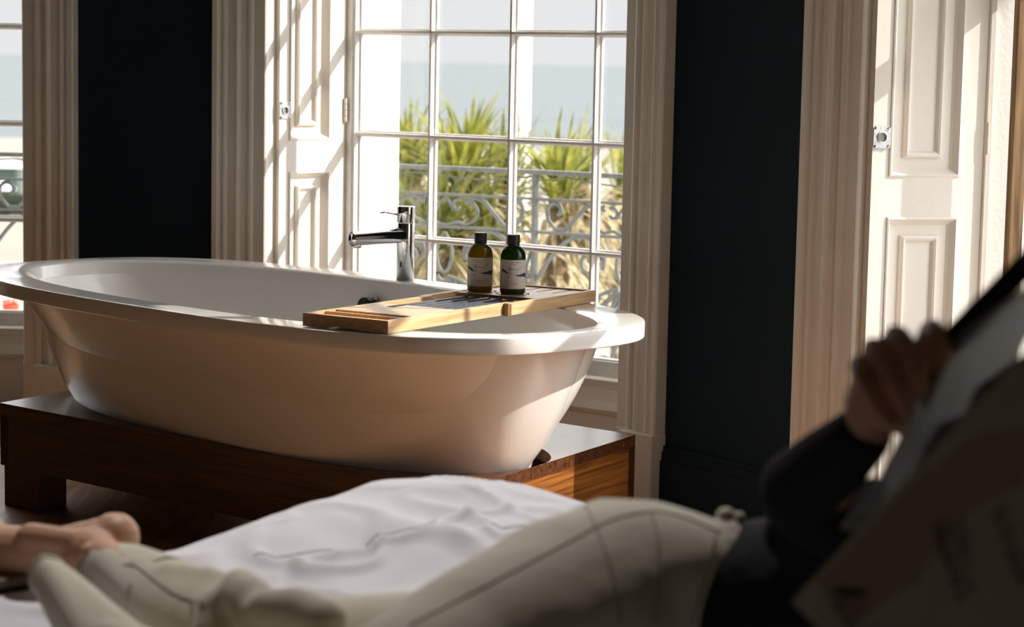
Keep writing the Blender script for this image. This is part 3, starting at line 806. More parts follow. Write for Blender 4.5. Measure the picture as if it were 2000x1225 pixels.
mb.ball(px(176, 1082, 2.885), (.017, .014, .015), 12)          # ankle bone
mb.tube([px(218, 1050, 2.95), px(150, 1063, 2.93), px(60, 1052, 2.96)], [.024, .020, .022], 10, round_ends=True)
# upper foot, hidden under the trouser hem
foot(ankA, px(310, 1362, 2.44), px(268, 1325, 2.475), px(235, 1292, 2.51), [(a * .4, b_ * .2, c * .6) for a, b_, c in toesv], .6)
# arms
elb = px(1572, 985, 2.24); wri = px(1702, 826, 2.10)
sho = px(1990, 1120, 2.22)
tb([shl, sho, sho.lerp(elb, .5), elb], [.07, .052, .042, .037]); tb([elb, elb.lerp(wri, .4), wri], [.037, .034, .0235])
el2 = px(2060, 1330, 2.05); wr2 = px(2120, 1060, 1.88)
tb([shl, px(2080, 1150, 2.25), el2], [.065, .048, .036]); tb([el2, wr2], [.034, .023])
# hand on the magazine: palm, five fingers
pk = [px(1686, 748, 2.06), px(1722, 722, 2.05), px(1758, 712, 2.04), px(1790, 716, 2.04)]
mb.tube([wri, px(1706, 790, 2.075), px(1722, 752, 2.055)], [.0235, .029, .030], 14, squash=.75, round_ends=True)
for kx, ky in ((1690, 742), (1718, 722), (1752, 712), (1782, 718)):
    mb.tube([px(1706, 800, 2.085), px(kx, ky, 2.055)], [.017, .0125], 10, round_ends=True)
F_ = [
    ([(1692, 768, 2.055), (1679, 714, 2.035), (1692, 748, 2.004), (1714, 792, 1.997), (1734, 818, 2.004)], [.0112, .0106, .0094, .0086, .0078]),
    ([(1718, 735, 2.050), (1706, 681, 2.028), (1730, 714, 1.994), (1756, 768, 1.986), (1776, 806, 1.995)], [.0116, .0110, .0098, .0090, .0082]),
    ([(1760, 714, 2.046), (1750, 657, 2.022), (1774, 682, 1.988), (1794, 728, 1.980), (1800, 766, 1.989)], [.0122, .0114, .0103, .0095, .0086]),
    ([(1802, 716, 2.046), (1818, 650, 2.020), (1832, 658, 1.990), (1840, 690, 1.984), (1828, 718, 1.992)], [.0122, .0118, .0106, .0096, .0086]),
]
for pts, rad in F_:
    q = spline([px(*p) for p in pts], 4); rr = [interp(i / (len(q) - 1), [(k / 4, r) for k, r in enumerate(rad)]) for i in range(len(q))]
    mb.tube(q, rr, 12, round_ends=True)
    for p, r in ((pts[1], rad[1]), (pts[2], rad[2])): mb.ball(px(*p), r * 1.08, 10)
q = spline([px(1716, 800, 2.07), px(1762, 822, 2.045), px(1812, 838, 2.02), px(1858, 836, 2.012)], 4)
mb.tube(q, [interp(i / (len(q) - 1), [(0, .0165), (.5, .0135), (1, .0105)]) for i in range(len(q))], 12, round_ends=True)
# other hand, behind the near cover
mb.tube([wr2, px(2080, 960, 1.90), px(2030, 900, 1.93)], [.023, .030, .028], 12, squash=.7, round_ends=True)
for i in range(4):
    mb.tube([px(2035 + 14 * i, 900 - 10 * i, 1.93), px(1985 + 18 * i, 850 - 30 * i, 1.945), px(1952 + 22 * i, 830 - 34 * i, 1.950)], [.0115, .0100, .0085], 10, round_ends=True)
mb.tube([px(2090, 960, 1.88), px(2040, 930, 1.845), px(2012, 900, 1.84)], [.014, .0115, .0095], 10, round_ends=True)
# neck and head
tb([shl, neck, head], [.062, .05, .055])
fd = Vector((-.75, -.62, -.2)).normalized()
mb.ball(head, (.082, .088, .105), 22); mb.ball(head + fd * .035 + Vector((.02, 0, -.04)), (.058, .060, .060), 16)
mb.tube([head + fd * .082 + Vector((0, 0, .012)), head + fd * .104 + Vector((0, 0, -.012)), head + fd * .092 + Vector((0, 0, -.02))], [.007, .010, .011], 10, round_ends=True)
mb.tube([head + fd * .088 + Vector((-.018, .018, -.045)), head + fd * .092 + Vector((0, 0, -.046)), head + fd * .088 + Vector((.016, -.018, -.045))], [.004, .006, .004], 8, round_ends=True)
for s_ in (-1, 1):
    mb.ball(head + Vector((.012, s_ * .086, 0)), (.016, .010, .030), 10)
body = mb.build('body', M['skin'], person, smooth=True); remesh(body, .0033, 2)
mb = MB(); sd2 = fd.cross(Vector((0, 0, 1))).normalized()
eye_m = plain('dark_brown_eyes', (.05, .03, .02), .2)
for s_ in (-1, 1): MB().ball(head + fd * .077 + sd2 * s_ * .030 + Vector((0, 0, .015)), .0125, 14).build('eye', eye_m, body)
mb = MB(); mb.ball(head - fd * .022 + Vector((0, 0, .022)), (.094, .098, .108), 20)
mb.tube([head - fd * .05, head - fd * .10 + Vector((0, 0, -.10)), shl + Vector((.04, .06, -.02))], [.075, .06, .035], 14, round_ends=True)
hr = mb.build('hair', plain('dark_brown_hair', (.035, .02, .012), .5, bump=.6, bscale=60, stretch=(1, 1, .2)), person, smooth=True); remesh(hr, .008, 4)
# nails of the gripping hand
nail_m = plain('natural_nails', (.55, .33, .26), .3)
for pts, rad in F_:
    a = px(*pts[-1]); b_ = px(*pts[-2]); d = (a - b_).normalized(); c = a + d * .002 + Vector((0, -rad[-1] * .86, .001)); sx = d.cross(Vector((0, 1, 0))).normalized()
    mb = MB(); mb.loft([[c + sx * .0048 * cos(t) * 1.0 + d * .006 * sin(t) + Vector((0, e, 0)) for t in [2 * pi * j / 10 for j in range(10)]] for e in (-.0012, .0006)])
    mb.build('fingernail', nail_m, body)

# trousers
mb = MB()
def tw(pts, rad, sq=None, seg=18): mb.tube(pts, rad, seg, squash=sq, round_ends=True)
tw([px(1436, 1132, 2.462), px(1402, 1138, 2.465), px(1330, 1158, 2.48), px(1235, 1188, 2.50), px(1110, 1228, 2.44), px(900, 1322, 2.32), px(740, 1405, 2.22), px(600, 1475, 2.15)],
   [.068, .080, .110, .134, .127, .103, .090, .086], seg=28)
tw([px(1380, 1250, 2.50), px(1235, 1300, 2.56)], [.095, .12])
tw([px(1180, 1330, 2.58), px(860, 1310, 2.555), px(640, 1292, 2.54), px(505, 1262, 2.52)], [.125, .095, .078, .068], seg=24)
# lower leg B in a wide pleated leg
tw([px(520, 1262, 2.52), px(420, 1226, 2.62), px(335, 1182, 2.73), px(262, 1140, 2.84)], [.066, .066, .060, .048], seg=24)
for a, b_, r in (((470, 1152, 2.50), (500, 1215, 2.44), .026), ((430, 1180, 2.52), (600, 1330, 2.40), .022), ((412, 1182, 2.50), (392, 1300, 2.46), .018), ((520, 1190, 2.42), (640, 1212, 2.34), .024),
                 ((600, 1196, 2.40), (655, 1300, 2.30), .022), ((330, 1120, 2.70), (480, 1160, 2.56), .016), ((225, 1110, 2.84), (245, 1300, 2.72), .018), ((300, 1118, 2.76), (320, 1300, 2.64), .020)):
    m_ = tuple((u + v) / 2 for u, v in zip(a, b_)); tw([px(*a), px(m_[0] + 6, m_[1] - 8, m_[2]), px(*b_)], [r, r * 1.15, r])
# lower leg A folding back from the near knee
tw([px(600, 1475, 2.15), px(440, 1430, 2.28), px(300, 1345, 2.43), px(205, 1262, 2.53)], [.086, .070, .056, .043], seg=24)
tr = mb.build('trousers', M['trousers'], person, smooth=True); remesh(tr, .0075, 7)
tx = bpy.data.textures.new('cloth_folds', 'CLOUDS'); tx.noise_scale = .11; tx.noise_depth = 1
dm = tr.modifiers.new('folds', 'DISPLACE'); dm.texture = tx; dm.strength = .010; dm.mid_level = .5; dm.texture_coords = 'LOCAL'
# open hems
def hem(pts, rad, sq, name_label, tilt=None, th=.0035):
    mb = MB(); n = 28
    q = spline(pts, 5); rr = [interp(i / (len(q) - 1), [(k / (len(rad) - 1), r) for k, r in enumerate(rad)]) for i in range(len(q))]
    rings = []; up = Vector((0, 0, 1))
    for i, p in enumerate(q):
        t = (q[min(i + 1, len(q) - 1)] - q[max(i - 1, 0)]).normalized()
        u_ = (up - t * up.dot(t)).normalized(); sd_ = t.cross(u_)
        rings.append([p + (sd_ * cos(2 * pi * j / n) + u_ * sin(2 * pi * j / n) * sq) * rr[i] * (1 + .05 * sin(5 * 2 * pi * j / n + i * .3)) + (t * (tilt * sin(2 * pi * j / n)) if tilt else Vector()) for j in range(n)])
    mb.loft(rings, False, False)
    # turned stitching edge at the opening
    e = [v for v in rings[-1]]; mb.tube(e + [e[0]], .0032, 6, cap=False)
    o = mb.build('trouser_hem', M['trousers'], tr, smooth=True)
    so = o.modifiers.new('thick', 'SOLIDIFY'); so.thickness = th
    return o
hem([px(335, 1182, 2.73), px(272, 1148, 2.82), px(236, 1128, 2.865), px(208, 1120, 2.895)], [.058, .050, .044, .042], 1.0, '', tilt=.012)
hem([px(300, 1345, 2.43), px(210, 1262, 2.53), px(145, 1190, 2.60), px(95, 1130, 2.65)], [.054, .044, .034, .023], .95, '', tilt=.016)
# seams: outseam along the flank, and on the lower leg
def seamline(pts, r=.0016, name='seam'):
    mb = MB(); mb.tube(spline([px(*p) for p in pts], 6), r, 6); return mb.build(name, M['seam'], tr, smooth=True)
bpy.context.view_layer.update()
dgr = bpy.context.evaluated_depsgraph_get()
from mathutils.bvhtree import BVHTree
bvh = BVHTree.FromObject(tr, dgr)
def on_cloth(pts, r, name='seam', mat='seam', lift=.3):
    out = []
    for q in spline([Vector((a, b_, 0)) for a, b_ in pts], 6):
        d = P(q.x, q.y, 2.5) - Vector((0, 0, CAM_H)); d.normalize()
        h = bvh.ray_cast(Vector((0, 0, CAM_H)) - PO, d)
        if h[0] is not None: out.append(h[0] - d * r * lift)
    if len(out) > 2:
        mb = MB(); mb.tube(out, r, 6); return mb.build(name, M[mat], tr, smooth=True)
on_cloth([(1408, 1042), (1340, 1012), (1270, 1000), (1190, 1018), (1110, 1060), (1000, 1118), (900, 1170), (800, 1222)], .0014)
on_cloth([(1135, 978), (1152, 1003), (1176, 1060), (1200, 1140), (1214, 1220)], .0012)
on_cloth([(1272, 1000), (1284, 1050), (1286, 1130), (1280, 1220)], .0012)
on_cloth([(1398, 1045), (1384, 1110), (1352, 1220)], .0014)
on_cloth([(176, 1082), (205, 1096), (236, 1106), (262, 1104), (300, 1132), (345, 1162), (400, 1180)], .0016)
# waistband gathered at the waist
mb = MB(); ringp = []
wc = px(1424, 1136, 2.470); ax = (px(1500, 1120, 2.46) - px(1380, 1125, 2.465)).normalized(); u_ = (Vector((0, 0, 1)) - ax * ax.z).normalized(); v_ = ax.cross(u_)
rings = []
for k in range(5):
    rr = [.0735, .0755, .0755, .0755, .0735][k]; o_ = ax * (-.012 + .006 * k)
    rings.append([wc + o_ + (u_ * cos(2 * pi * j / 60) + v_ * sin(2 * pi * j / 60)) * (rr * (1 + .018 * sin(j * 2.2))) for j in range(60)])
mb.loft(rings); wb_ = mb.build('waistband', M['trousers'], tr, smooth=True)
mb = MB(); mb.ball(wc + u_ * .0775 + ax * .000, (.011, .012, .009), 12); mb.ball(wc + u_ * .074 + ax * .014, (.008, .009, .007), 10); mb.build('gathered_bow', M['trousers'], wb_, smooth=True)

# black top
mb = MB()
tw([px(1434, 1184, 2.47), px(1600, 1195, 2.44), px(1790, 1165, 2.40), px(2000, 1100, 2.32)], [.098, .112, .130, .118], seg=28)
tw([shl, sho, px(1790, 1065, 2.22), elb], [.085, .068, .056, .043])
tw([elb, px(1560, 955, 2.215), px(1628, 900, 2.16), px(1688, 846, 2.112)], [.043, .043, .038, .030])
tw([shl, px(2080, 1150, 2.25), el2, el2.lerp(wr2, .85)], [.08, .062, .048, .034])
tw([chest + Vector((0, 0, .02)), px(1640, 1060, 2.36), px(1560, 1040, 2.34)], [.11, .06, .04])
mb.tube([shl, neck], [.08, .056], 18, round_ends=True)
tp_ = mb.build('top', M['black_cloth'], person, smooth=True); remesh(tp_, .008, 6)

# ------------------------------------------------------------------ magazine
c0 = P(1545, 1176, 1.84); c1 = P(1998, 690, 1.80)
lu = (c1 - c0).normalized()
vw = ((c0 + c1) / 2 - Vector((0, 0, CAM_H))).normalized()
nrm = (-vw + Vector((.0, 0, .12))); nrm = (nrm - lu * nrm.dot(lu)).normalized()
wu = lu.cross(nrm).normalized()
if wu.z > 0: wu = -wu
mag = bpy.data.objects.new('magazine', None); COL.objects.link(mag); mag.empty_display_size = .05
R_ = Matrix((( wu.x, lu.x, nrm.x, c0.x), (wu.y, lu.y, nrm.y, c0.y), (wu.z, lu.z, nrm.z, c0.z), (0, 0, 0, 1)))
if R_.to_3x3().determinant() < 0:
    R_ = Matrix((( wu.x, lu.x, -nrm.x, c0.x), (wu.y, lu.y, -nrm.y, c0.y), (wu.z, lu.z, -nrm.z, c0.z), (0, 0, 0, 1))); FZ = -1
else: FZ = 1
mag.matrix_world = R_
tag(mag, 'open magazine with a pale printed cover held up at the lower right', 'magazine')
MW, ML = .215, .290
def paper(name, col, tr, rough=.5, spec=.3):
    m, n, l, b = nt(name); b.inputs['Base Color'].default_value = (*col, 1); b.inputs['Roughness'].default_value = rough; b.inputs['Specular IOR Level'].default_value = spec
    t = n.new('ShaderNodeBsdfTranslucent'); t.inputs[0].default_value = (*col, 1); mx = n.new('ShaderNodeMixShader'); mx.inputs[0].default_value = tr
    l.new(b.outputs[0], mx.inputs[1]); l.new(t.outputs[0], mx.inputs[2]); l.new(mx.outputs[0], n['Material Output'].inputs[0]); return m
cover_m = paper('pale_matt_cover_paper', (.84, .82, .76), .05, .8, .15)
def sheet(name, mat, x0, x1, y0, y1, z, th, bend=0, parent=mag, n=16):
    mb = MB(); A = []; Bq = []
    for i in range(n + 1):
        f = i / n; x = x0 + (x1 - x0) * f; zz = z + bend * sin(f * pi)
        A.append((x, zz))
    rings = [[(x, y0, zz), (x, y1, zz), (x, y1, zz + th), (x, y0, zz + th)] for x, zz in A]
    mb.loft(rings); return mb.build(name, mat, parent, smooth=False)
cov = sheet('cover', cover_m, 0, MW, 0, ML, 0, FZ * .0006, .0)
sheet('page_block', plain('cream_page_edges', (.55, .51, .45), .7), .001, MW - .001, .001, ML - .001, -FZ * .0042, FZ * .0040)
def patch(name, colr, polys, par=cov, lift=.0009, rough=.8):
    mb = MB()
    for poly in polys:
        f = [(x * MW, y * ML, FZ * lift) for x, y in poly]; g = [(x * MW, y * ML, FZ * (lift + .00025)) for x, y in poly]
        mb.loft([f, g])
    return mb.build(name, plain(name + '_ink', colr, rough), par)
patch('pink_wash', (.66, .54, .51), [[(.02, .10), (.22, .06), (.30, .30), (.26, .55), (.34, .72), (.22, .86), (.08, .74), (.03, .5)]], lift=.0007)
patch('orange_print', (.62, .14, .05), [[(.62, .03), (1, .02), (1, .50), (.92, .52), (.86, .40), (.74, .30), (.66, .18)]], lift=.0010)
patch('dark_print', (.012, .012, .016), [[(.84, .44), (1, .36), (1, .86), (.90, .84), (.84, .74), (.86, .64), (.78, .54)]], lift=.0014)
patch('leaf_line', (.05, .08, .04), [[(.72, .10), (.80, .16), (.90, .20), (.97, .30), (.95, .31), (.88, .22), (.78, .18), (.71, .12)]], lift=.0016)
for q_ in ([(.34, .90), (.37, .90), (.33, 1.0), (.27, .999)], [(.53, .93), (.56, .93), (.55, .999), (.52, .999)]): patch('green_stroke', (.04, .24, .15), [q_], lift=.0010)
# lines of dark lettering strokes across the cover (too blurred in the photo to read)
rnd = random.Random(11); strokes = []
def scrawl(x0, y0, x1, y1, h, n, slant=.3):
    for i in range(n):
        f = i / n; x = x0 + (x1 - x0) * f; y = y0 + (y1 - y0) * f
        dx = (x1 - x0); dy = (y1 - y0); ll = sqrt(dx * dx + dy * dy); ux, uy = dx / ll, dy / ll; vx, vy = -uy * .75, ux * 1.3
        hh = h * rnd.uniform(.55, 1.1); w = .010
        strokes.append([(x, y), (x + ux * w, y + uy * w), (x + ux * w + vx * hh + ux * slant * hh, y + uy * w + vy * hh), (x + vx * hh + ux * slant * hh, y + vy * hh)])
        if rnd.random() > .4: strokes.append([(x, y), (x + ux * .03, y + uy * .03), (x + ux * .03, y + uy * .03 + .012), (x, y + .012)])
scrawl(.20, .455, .47, .345, .045, 9); scrawl(.33, .60, .60, .50, .04, 8); scrawl(.26, .50, .42, .42, .03, 5)
scrawl(.13, .085, .46, -.0 + .012, .06, 9)
strokes.append([(.10, .105), (.20, .17), (.185, .19), (.09, .13)])
patch('lettering', (.12, .12, .11), strokes, lift=.0018)
# the half folded away behind: glossy pages and a black outer edge
d1 = P(1700, 985, 1.97); d2 = P(1846, 652, 1.98); d3 = P(2040, 470, 1.97); d4 = P(2080, 720, 1.93); d5 = P(1760, 1010, 1.93)
gl = paper('thin_glossy_page', (.84, .89, .92), .85, .25, .5)
inv = R_.inverted()
def msheet(name, mat, quad, th=.0012, sag=.006, par=mag, thick=True):
    mb = MB(); n = 14; a, b_, c, d = [inv @ q for q in quad]; G = []
    for i in range(n + 1):
        row = []
        for j in range(n + 1):
            u, v = i / n, j / n
            p = (a * (1 - u) + b_ * u) * (1 - v) + (d * (1 - u) + c * u) * v
            p = p + Vector((0, 0, FZ * sag * sin(v * pi) + FZ * sag * .5 * sin(u * 2 * pi))); row.append(mb.bm.verts.new(p))
        G.append(row)
    for i in range(n):
        for j in range(n): mb.bm.faces.new((G[i][j], G[i + 1][j], G[i + 1][j + 1], G[i][j + 1]))
    o = mb.build(name, mat, par, smooth=True)
    if thick: so = o.modifiers.new('thick', 'SOLIDIFY'); so.thickness = th
    return o
pg = msheet('glossy_page', gl, [P(1678, 1010, 1.985), P(1852, 668, 1.985), P(2080, 505, 1.945), P(1860, 960, 1.915)], thick=False)
edge = msheet('black_page_border', plain('black_printed_border', (.008, .009, .011), .35), [P(1790, 790, 1.988), P(1850, 640, 1.988), P(1862, 672, 1.984), P(1815, 800, 1.984)], sag=0)
msheet('black_page_border', edge.data.materials[0], [P(1838, 650, 1.984), P(2012, 474, 1.968), P(2042, 512, 1.962), P(1866, 694, 1.980)], sag=0)
msheet('brown_photo', plain('brown_printed_photo', (.14, .06, .03), .4), [P(1862, 860, 1.945), P(1905, 760, 1.945), P(2060, 650, 1.915), P(1990, 760, 1.90)], sag=0, par=pg)
msheet('red_photo', plain('dark_red_printed_photo', (.10, .035, .025), .4), [P(1790, 905, 1.955), P(1835, 830, 1.955), P(1930, 790, 1.93), P(1860, 900, 1.925)], sag=0, par=pg)
msheet('second_page', paper('thin_grey_page', (.5, .52, .5), .4), [P(1640, 1035, 1.99), P(1700, 930, 1.995), P(1745, 940, 1.98), P(1690, 1040, 1.975)], sag=0)

# ------------------------------------------------------------------ outside: balcony
RB_ = 4.74; ZF = .0
mb = MB()
st = [i * 2 for i in range(-2, 62)]
mb.prism([(p.x, p.y) for p in ([pol(a, RO - .02) for a in st] + [pol(a, RB_ + .10) for a in reversed(st)])], -.22, -.07)
mb.build('balcony_floor', M['stucco'], label='pale stone balcony floor curving outside the windows', cat='balcony')
rail_root = empty('balcony_railing', (CX, CY, -.07), 0, label='weathered grey wrought-iron balcony railing with scrolls outside the windows', cat='railing')
ZTR = zk(.897)
def arcp(u, z, r=RB_):   # u metres along the rail, z absolute
    a = u / RB_; return Vector((r * cos(a), r * sin(a), z + .07))
d_ = P(1045, 420, 8.0); d_ = Vector((d_.x, d_.y, 0)); C_ = Vector((CX, CY, 0))
aa = d_.dot(d_); bb = -2 * d_.dot(C_); cc_ = C_.dot(C_) - RB_ ** 2; tt = (-bb + sqrt(bb * bb - 4 * aa * cc_)) / 2 / aa; d_ = d_ * tt
PH = math.atan2(d_.y - CY, d_.x - CX) * RB_
# (scroll curves are laid out in metres along and up the rail)
PER = .74
U0 = PH - 5 * PER; U1 = PH + 9 * PER
def hbar(name, z, hw, hh):
    rings = []; n = 140
    for i in range(n + 1):
        u = U0 + (U1 - U0) * i / n
        rings.append([arcp(u, z - hh, RB_ - hw), arcp(u, z - hh, RB_ + hw), arcp(u, z + hh, RB_ + hw), arcp(u, z + hh, RB_ - hw)])
    MB().loft(rings).build(name, M['iron'], rail_root)
hbar('top_rail', ZTR, .018, .008)
hbar('frieze_rail', ZTR - .096, .006, .005); hbar('middle_rail', ZTR - .215, .006, .005); hbar('bottom_rail', .06, .008, .008)
def spiral(cx_, cz, r0, r1, a0, a1, n=22):
    return [(cx_ + (r0 + (r1 - r0) * i / n) * cos(a0 + (a1 - a0) * i / n), cz + (r0 + (r1 - r0) * i / n) * sin(a0 + (a1 - a0) * i / n)) for i in range(n + 1)]
zf = ZTR - .096; zm = ZTR - .215
half = []
# frieze: a running scroll out of the post, two small S curls near the middle
half.append((spiral(.085, zf - .040, .016, .036, radians(-60), radians(200), 16) + [(.055, zf - .075), (.085, zf - .105), (.125, zf - .105), (.165, zf - .065), (.205, zf - .022), (.245, zf - .008), (.285, zf - .03)], .0075))
half.append(([(.285, zf - .012), (.255, zf - .028), (.235, zf - .058), (.250, zf - .092), (.285, zf - .108)], .006))
half.append((spiral(.318, zf - .040, .024, .010, radians(120), radians(-160), 12), .006))
half.append(([(.285, zf - .108), (.32, zf - .100), (.345, zf - .108), (.37, zf - .112)], .006))
half.append(([(.335, zf - .055), (.350, zf - .03), (.37, zf - .012)], .0055))
# main panel: long bow from the post, big volute, palmette leaves, lower scrolls
half.append(([(.015, zm - .17), (.06, zm - .10), (.12, zm - .035), (.19, zm - .008), (.25, zm - .03), (.285, zm - .075), (.282, zm - .12)], .0075))
half.append((spiral(.232, zm - .105, .050, .012, radians(20), radians(500), 30), .0065))
half.append(([(.37, zm - .02), (.345, zm - .06), (.338, zm - .11), (.352, zm - .155), (.37, zm - .17)], .0065))
for a, L_, r in ((200, .105, .007), (222, .135, .009), (244, .155, .010), (262, .165, .010)):
    x0, z0 = .37, zm - .175; A = radians(a)
    half.append(([(x0 + .02 * cos(A), z0 + .02 * sin(A)), (x0 + L_ * .6 * cos(A) - .006, z0 + L_ * .6 * sin(A)), (x0 + L_ * cos(A), z0 + L_ * sin(A))], r))
half.append(([(.275, zm - .215), (.25, zm - .245), (.235, zm - .29), (.25, zm - .325), (.285, zm - .335), (.315, zm - .32)], .010))
half.append((spiral(.30, zm - .30, .034, .012, radians(-40), radians(-330), 14), .008))
half.append(([(.13, zm - .345), (.17, zm - .325), (.22, zm - .325), (.27, zm - .345), (.32, zm - .36), (.37, zm - .355)], .0065))
half.append(([(.045, zm - .19), (.022, zm - .30), (.02, zm - .45)], .0055))
half.append(([(.02, zm - .45), (.10, zm - .42), (.2, zm - .46), (.3, zm - .43), (.37, zm - .47)], .0065))
half.append((spiral(.16, zm - .52, .06, .015, radians(90), radians(-420), 26), .007))
half.append(([(.37, zm - .36), (.33, zm - .42), (.345, zm - .5), (.37, zm - .54)], .007))
i = 0
for k in range(-5, 9):
    ub = PH + k * PER
    # leave out panels nobody can see from the room
    MB().tube([arcp(ub, .0 + -.07), arcp(ub, ZTR)], .013, 8).build('post', M['iron'], rail_root)
    MB().tube([arcp(ub + .035, -.07), arcp(ub + .033, zm - .13), arcp(ub + .012, zm - .06)], .007, 6).build('post_stay', M['iron'], rail_root)
    mb = MB()
    for pts, r in half:
        sp = spline([(a, b) for a, b in pts], 4) if len(pts) < 12 else [Vector(p) for p in pts]
        mb.tube([arcp(ub + p[0], p[1]) for p in sp], r * 1.05, 6)
        mb.tube([arcp(ub + PER - p[0], p[1]) for p in sp], r * 1.05, 6)
    # loose twisted wire between top rail and frieze
    mb.tube([arcp(ub + PER * f, ZTR - .014 - .022 * abs(sin(f * 5 + k))) for f in [j / 12 for j in range(13)]], .003, 5)
    mb.build('scroll_panel', M['iron'], rail_root)

# ------------------------------------------------------------------ outside: ground, beach, sea
GZ = -4.2
mb = MB(); mb.box((-60, 10, GZ - .3), (60, 58, GZ)); mb.build('promenade', plain('grey_promenade_paving', (.19, .183, .172), .9, var=.06, vscale=.3), kind='structure')  # paving colour kept dark to balance the over-bright sky
mb = MB(); mb.box((-160, 58, GZ - .6), (160, 150, GZ - .25)); mb.build('beach', plain('shingle_beach', (.20, .178, .145), .95, bump=.5, bscale=3, var=.10, vscale=.15), label='pale shingle beach between the promenade and the sea', cat='beach')  # shingle tone lowered against the over-bright sky
m, n, l, b = nt('hazy_sea_water')
b.inputs['Base Color'].default_value = (.36, .47, .50, 1); b.inputs['Roughness'].default_value = .8; b.inputs['Specular IOR Level'].default_value = .0
tc = n.new('ShaderNodeTexCoord'); mp = n.new('ShaderNodeMapping'); mp.inputs['Scale'].default_value = (.010, .035, 1); l.new(tc.outputs['Object'], mp.inputs[0])
t = n.new('ShaderNodeTexNoise'); t.inputs['Scale'].default_value = 1; t.inputs['Detail'].default_value = 6; l.new(mp.outputs[0], t.inputs['Vector'])
r = n.new('ShaderNodeValToRGB'); r.color_ramp.elements[0].position = .3; r.color_ramp.elements[0].color = (.132, .149, .158, 1); r.color_ramp.elements[1].position = .7; r.color_ramp.elements[1].color = (.146, .162, .168, 1)
l.new(t.outputs['Fac'], r.inputs[0]); l.new(r.outputs[0], b.inputs['Base Color'])
M['sea'] = m
mb = MB(); mb.box((-9000, 150, GZ - 2.5), (9000, 26000, GZ - 2.0)); mb.build('sea', M['sea'], label='calm pale blue-green sea reaching the horizon', cat='sea')
# low hedge and kiosks seen small through the left window
for nm_, px, py, Y, w_, h_, colr, lab, cat in (
    ('beach_kiosk', 12, 385, 86, 1.1, .9, (.06, .09, .08), 'pale green kiosk seen small through the left window, left side', 'kiosk'),
    ('hedge', 34, 418, 77, .9, .35, (.015, .025, .01), 'low green hedge seen small through the left window', 'hedge'),
    ('market_stall', 3, 416, 78, .7, .3, (.06, .03, .02), 'tiny brown stall at the left edge of the left window', 'stall')):
    p = P(px, py, Y); hh = p.z + h_ / 2 - GZ
    rt = empty(nm_, (p.x, p.y, GZ if Y < 58 else GZ - .25), 0, label=lab, cat=cat)
    if nm_ == 'hedge':
        mb = MB()
        for i in range(7): mb.ball((-w_ / 2 + w_ * i / 6, 0, .45), (.22, .25, .45), 10)
        mb.build('foliage', plain('hedge_leaves', colr, .9, var=.4, vscale=8), rt)
    else:
        hb = 1.3 if nm_ == 'beach_kiosk' else .9
        MB().box((-w_ / 2, -w_ / 2, 0), (w_ / 2, w_ / 2, hb)).build('walls', plain(nm_ + '_wall', colr, .7), rt, bevel=.03)
        MB().loft([[(-w_ * .62, -w_ * .62, hb), (w_ * .62, -w_ * .62, hb), (w_ * .62, w_ * .62, hb), (-w_ * .62, w_ * .62, hb)], [(-.1, -.1, hb + .3), (.1, -.1, hb + .3), (.1, .1, hb + .3), (-.1, .1, hb + .3)]]).build('roof', plain(nm_ + '_roof', (.7, .7, .66), .7), rt)
# red plant pot standing on the balcony behind the left window
p = P(21, 604, 8.3)
rp = empty('flower_pot', (p.x, p.y, -.07), 0, label='small red-orange flower pot outside the left window, just above its sill', cat='flower pot')
zb = p.z
MB().lathe([(.06, 0), (.085, .02), (.09, zb - .12 + .07), (.07, zb - .10 + .07)], seg=20).build('pedestal', M['stucco'], rp)
MB().lathe([(.012, zb + .07 - .03), (.024, zb + .07 - .02), (.028, zb + .07 + .008), (.030, zb + .07 + .010), (.030, zb + .07 + .018), (.001, zb + .07 + .018)], seg=20).build('pot', plain('red_glazed_pot', (.80, .08, .035), .5), rp)
mb = MB()
for i in range(9): mb.ball((.02 * cos(i * 2.4), .02 * sin(i * 2.4), zb + .07 + .024 + .004 * (i % 3)), .010, 8)
mb.build('flowers', plain('pink_petals', (.80, .25, .2), .7), rp)

# lamp post on the promenade
p = P(1022, 300, 25.0)
lp = empty('lamp_post', (p.x, p.y, GZ), 0, label='slim white lamp post rising behind the spiky plants', cat='lamp post')
M['lamp_white'] = plain('cream_painted_metal', (.84, .80, .72), .5)
MB().lathe([(.11, 0), (.11, .5), (.075, .6), (.068, 2), (.062, 8.4), (.001, 8.4)], seg=24).build('pole', M['lamp_white'], lp, smooth=True)
MB().lathe([(.05, 8.4), (.20, 8.55), (.22, 8.9), (.12, 9.1), (.001, 9.15)], seg=24).build('lantern', M['lamp_white'], lp, smooth=True)

# ------------------------------------------------------------------ cordyline plants
def leafmat(name, c1, c2, tr):
    m, n, l, b = nt(name); b.inputs['Roughness'].default_value = .45
    tc = n.new('ShaderNodeTexCoord'); t = n.new('ShaderNodeTexNoise'); t.inputs['Scale'].default_value = 9; t.inputs['Detail'].default_value = 3
    l.new(tc.outputs['Object'], t.inputs['Vector']); r = n.new('ShaderNodeValToRGB'); r.color_ramp.elements[0].position = .35; r.color_ramp.elements[1].position = .65
    r.color_ramp.elements[0].color = (*c1, 1); r.color_ramp.elements[1].color = (*c2, 1); l.new(t.outputs['Fac'], r.inputs[0]); l.new(r.outputs[0], b.inputs['Base Color'])
    tl_ = n.new('ShaderNodeBsdfTranslucent'); l.new(r.outputs[0], tl_.inputs[0]); mx = n.new('ShaderNodeMixShader'); mx.inputs[0].default_value = tr
    l.new(b.outputs[0], mx.inputs[1]); l.new(tl_.outputs[0], mx.inputs[2]); l.new(mx.outputs[0], n['Material Output'].inputs[0]); return m
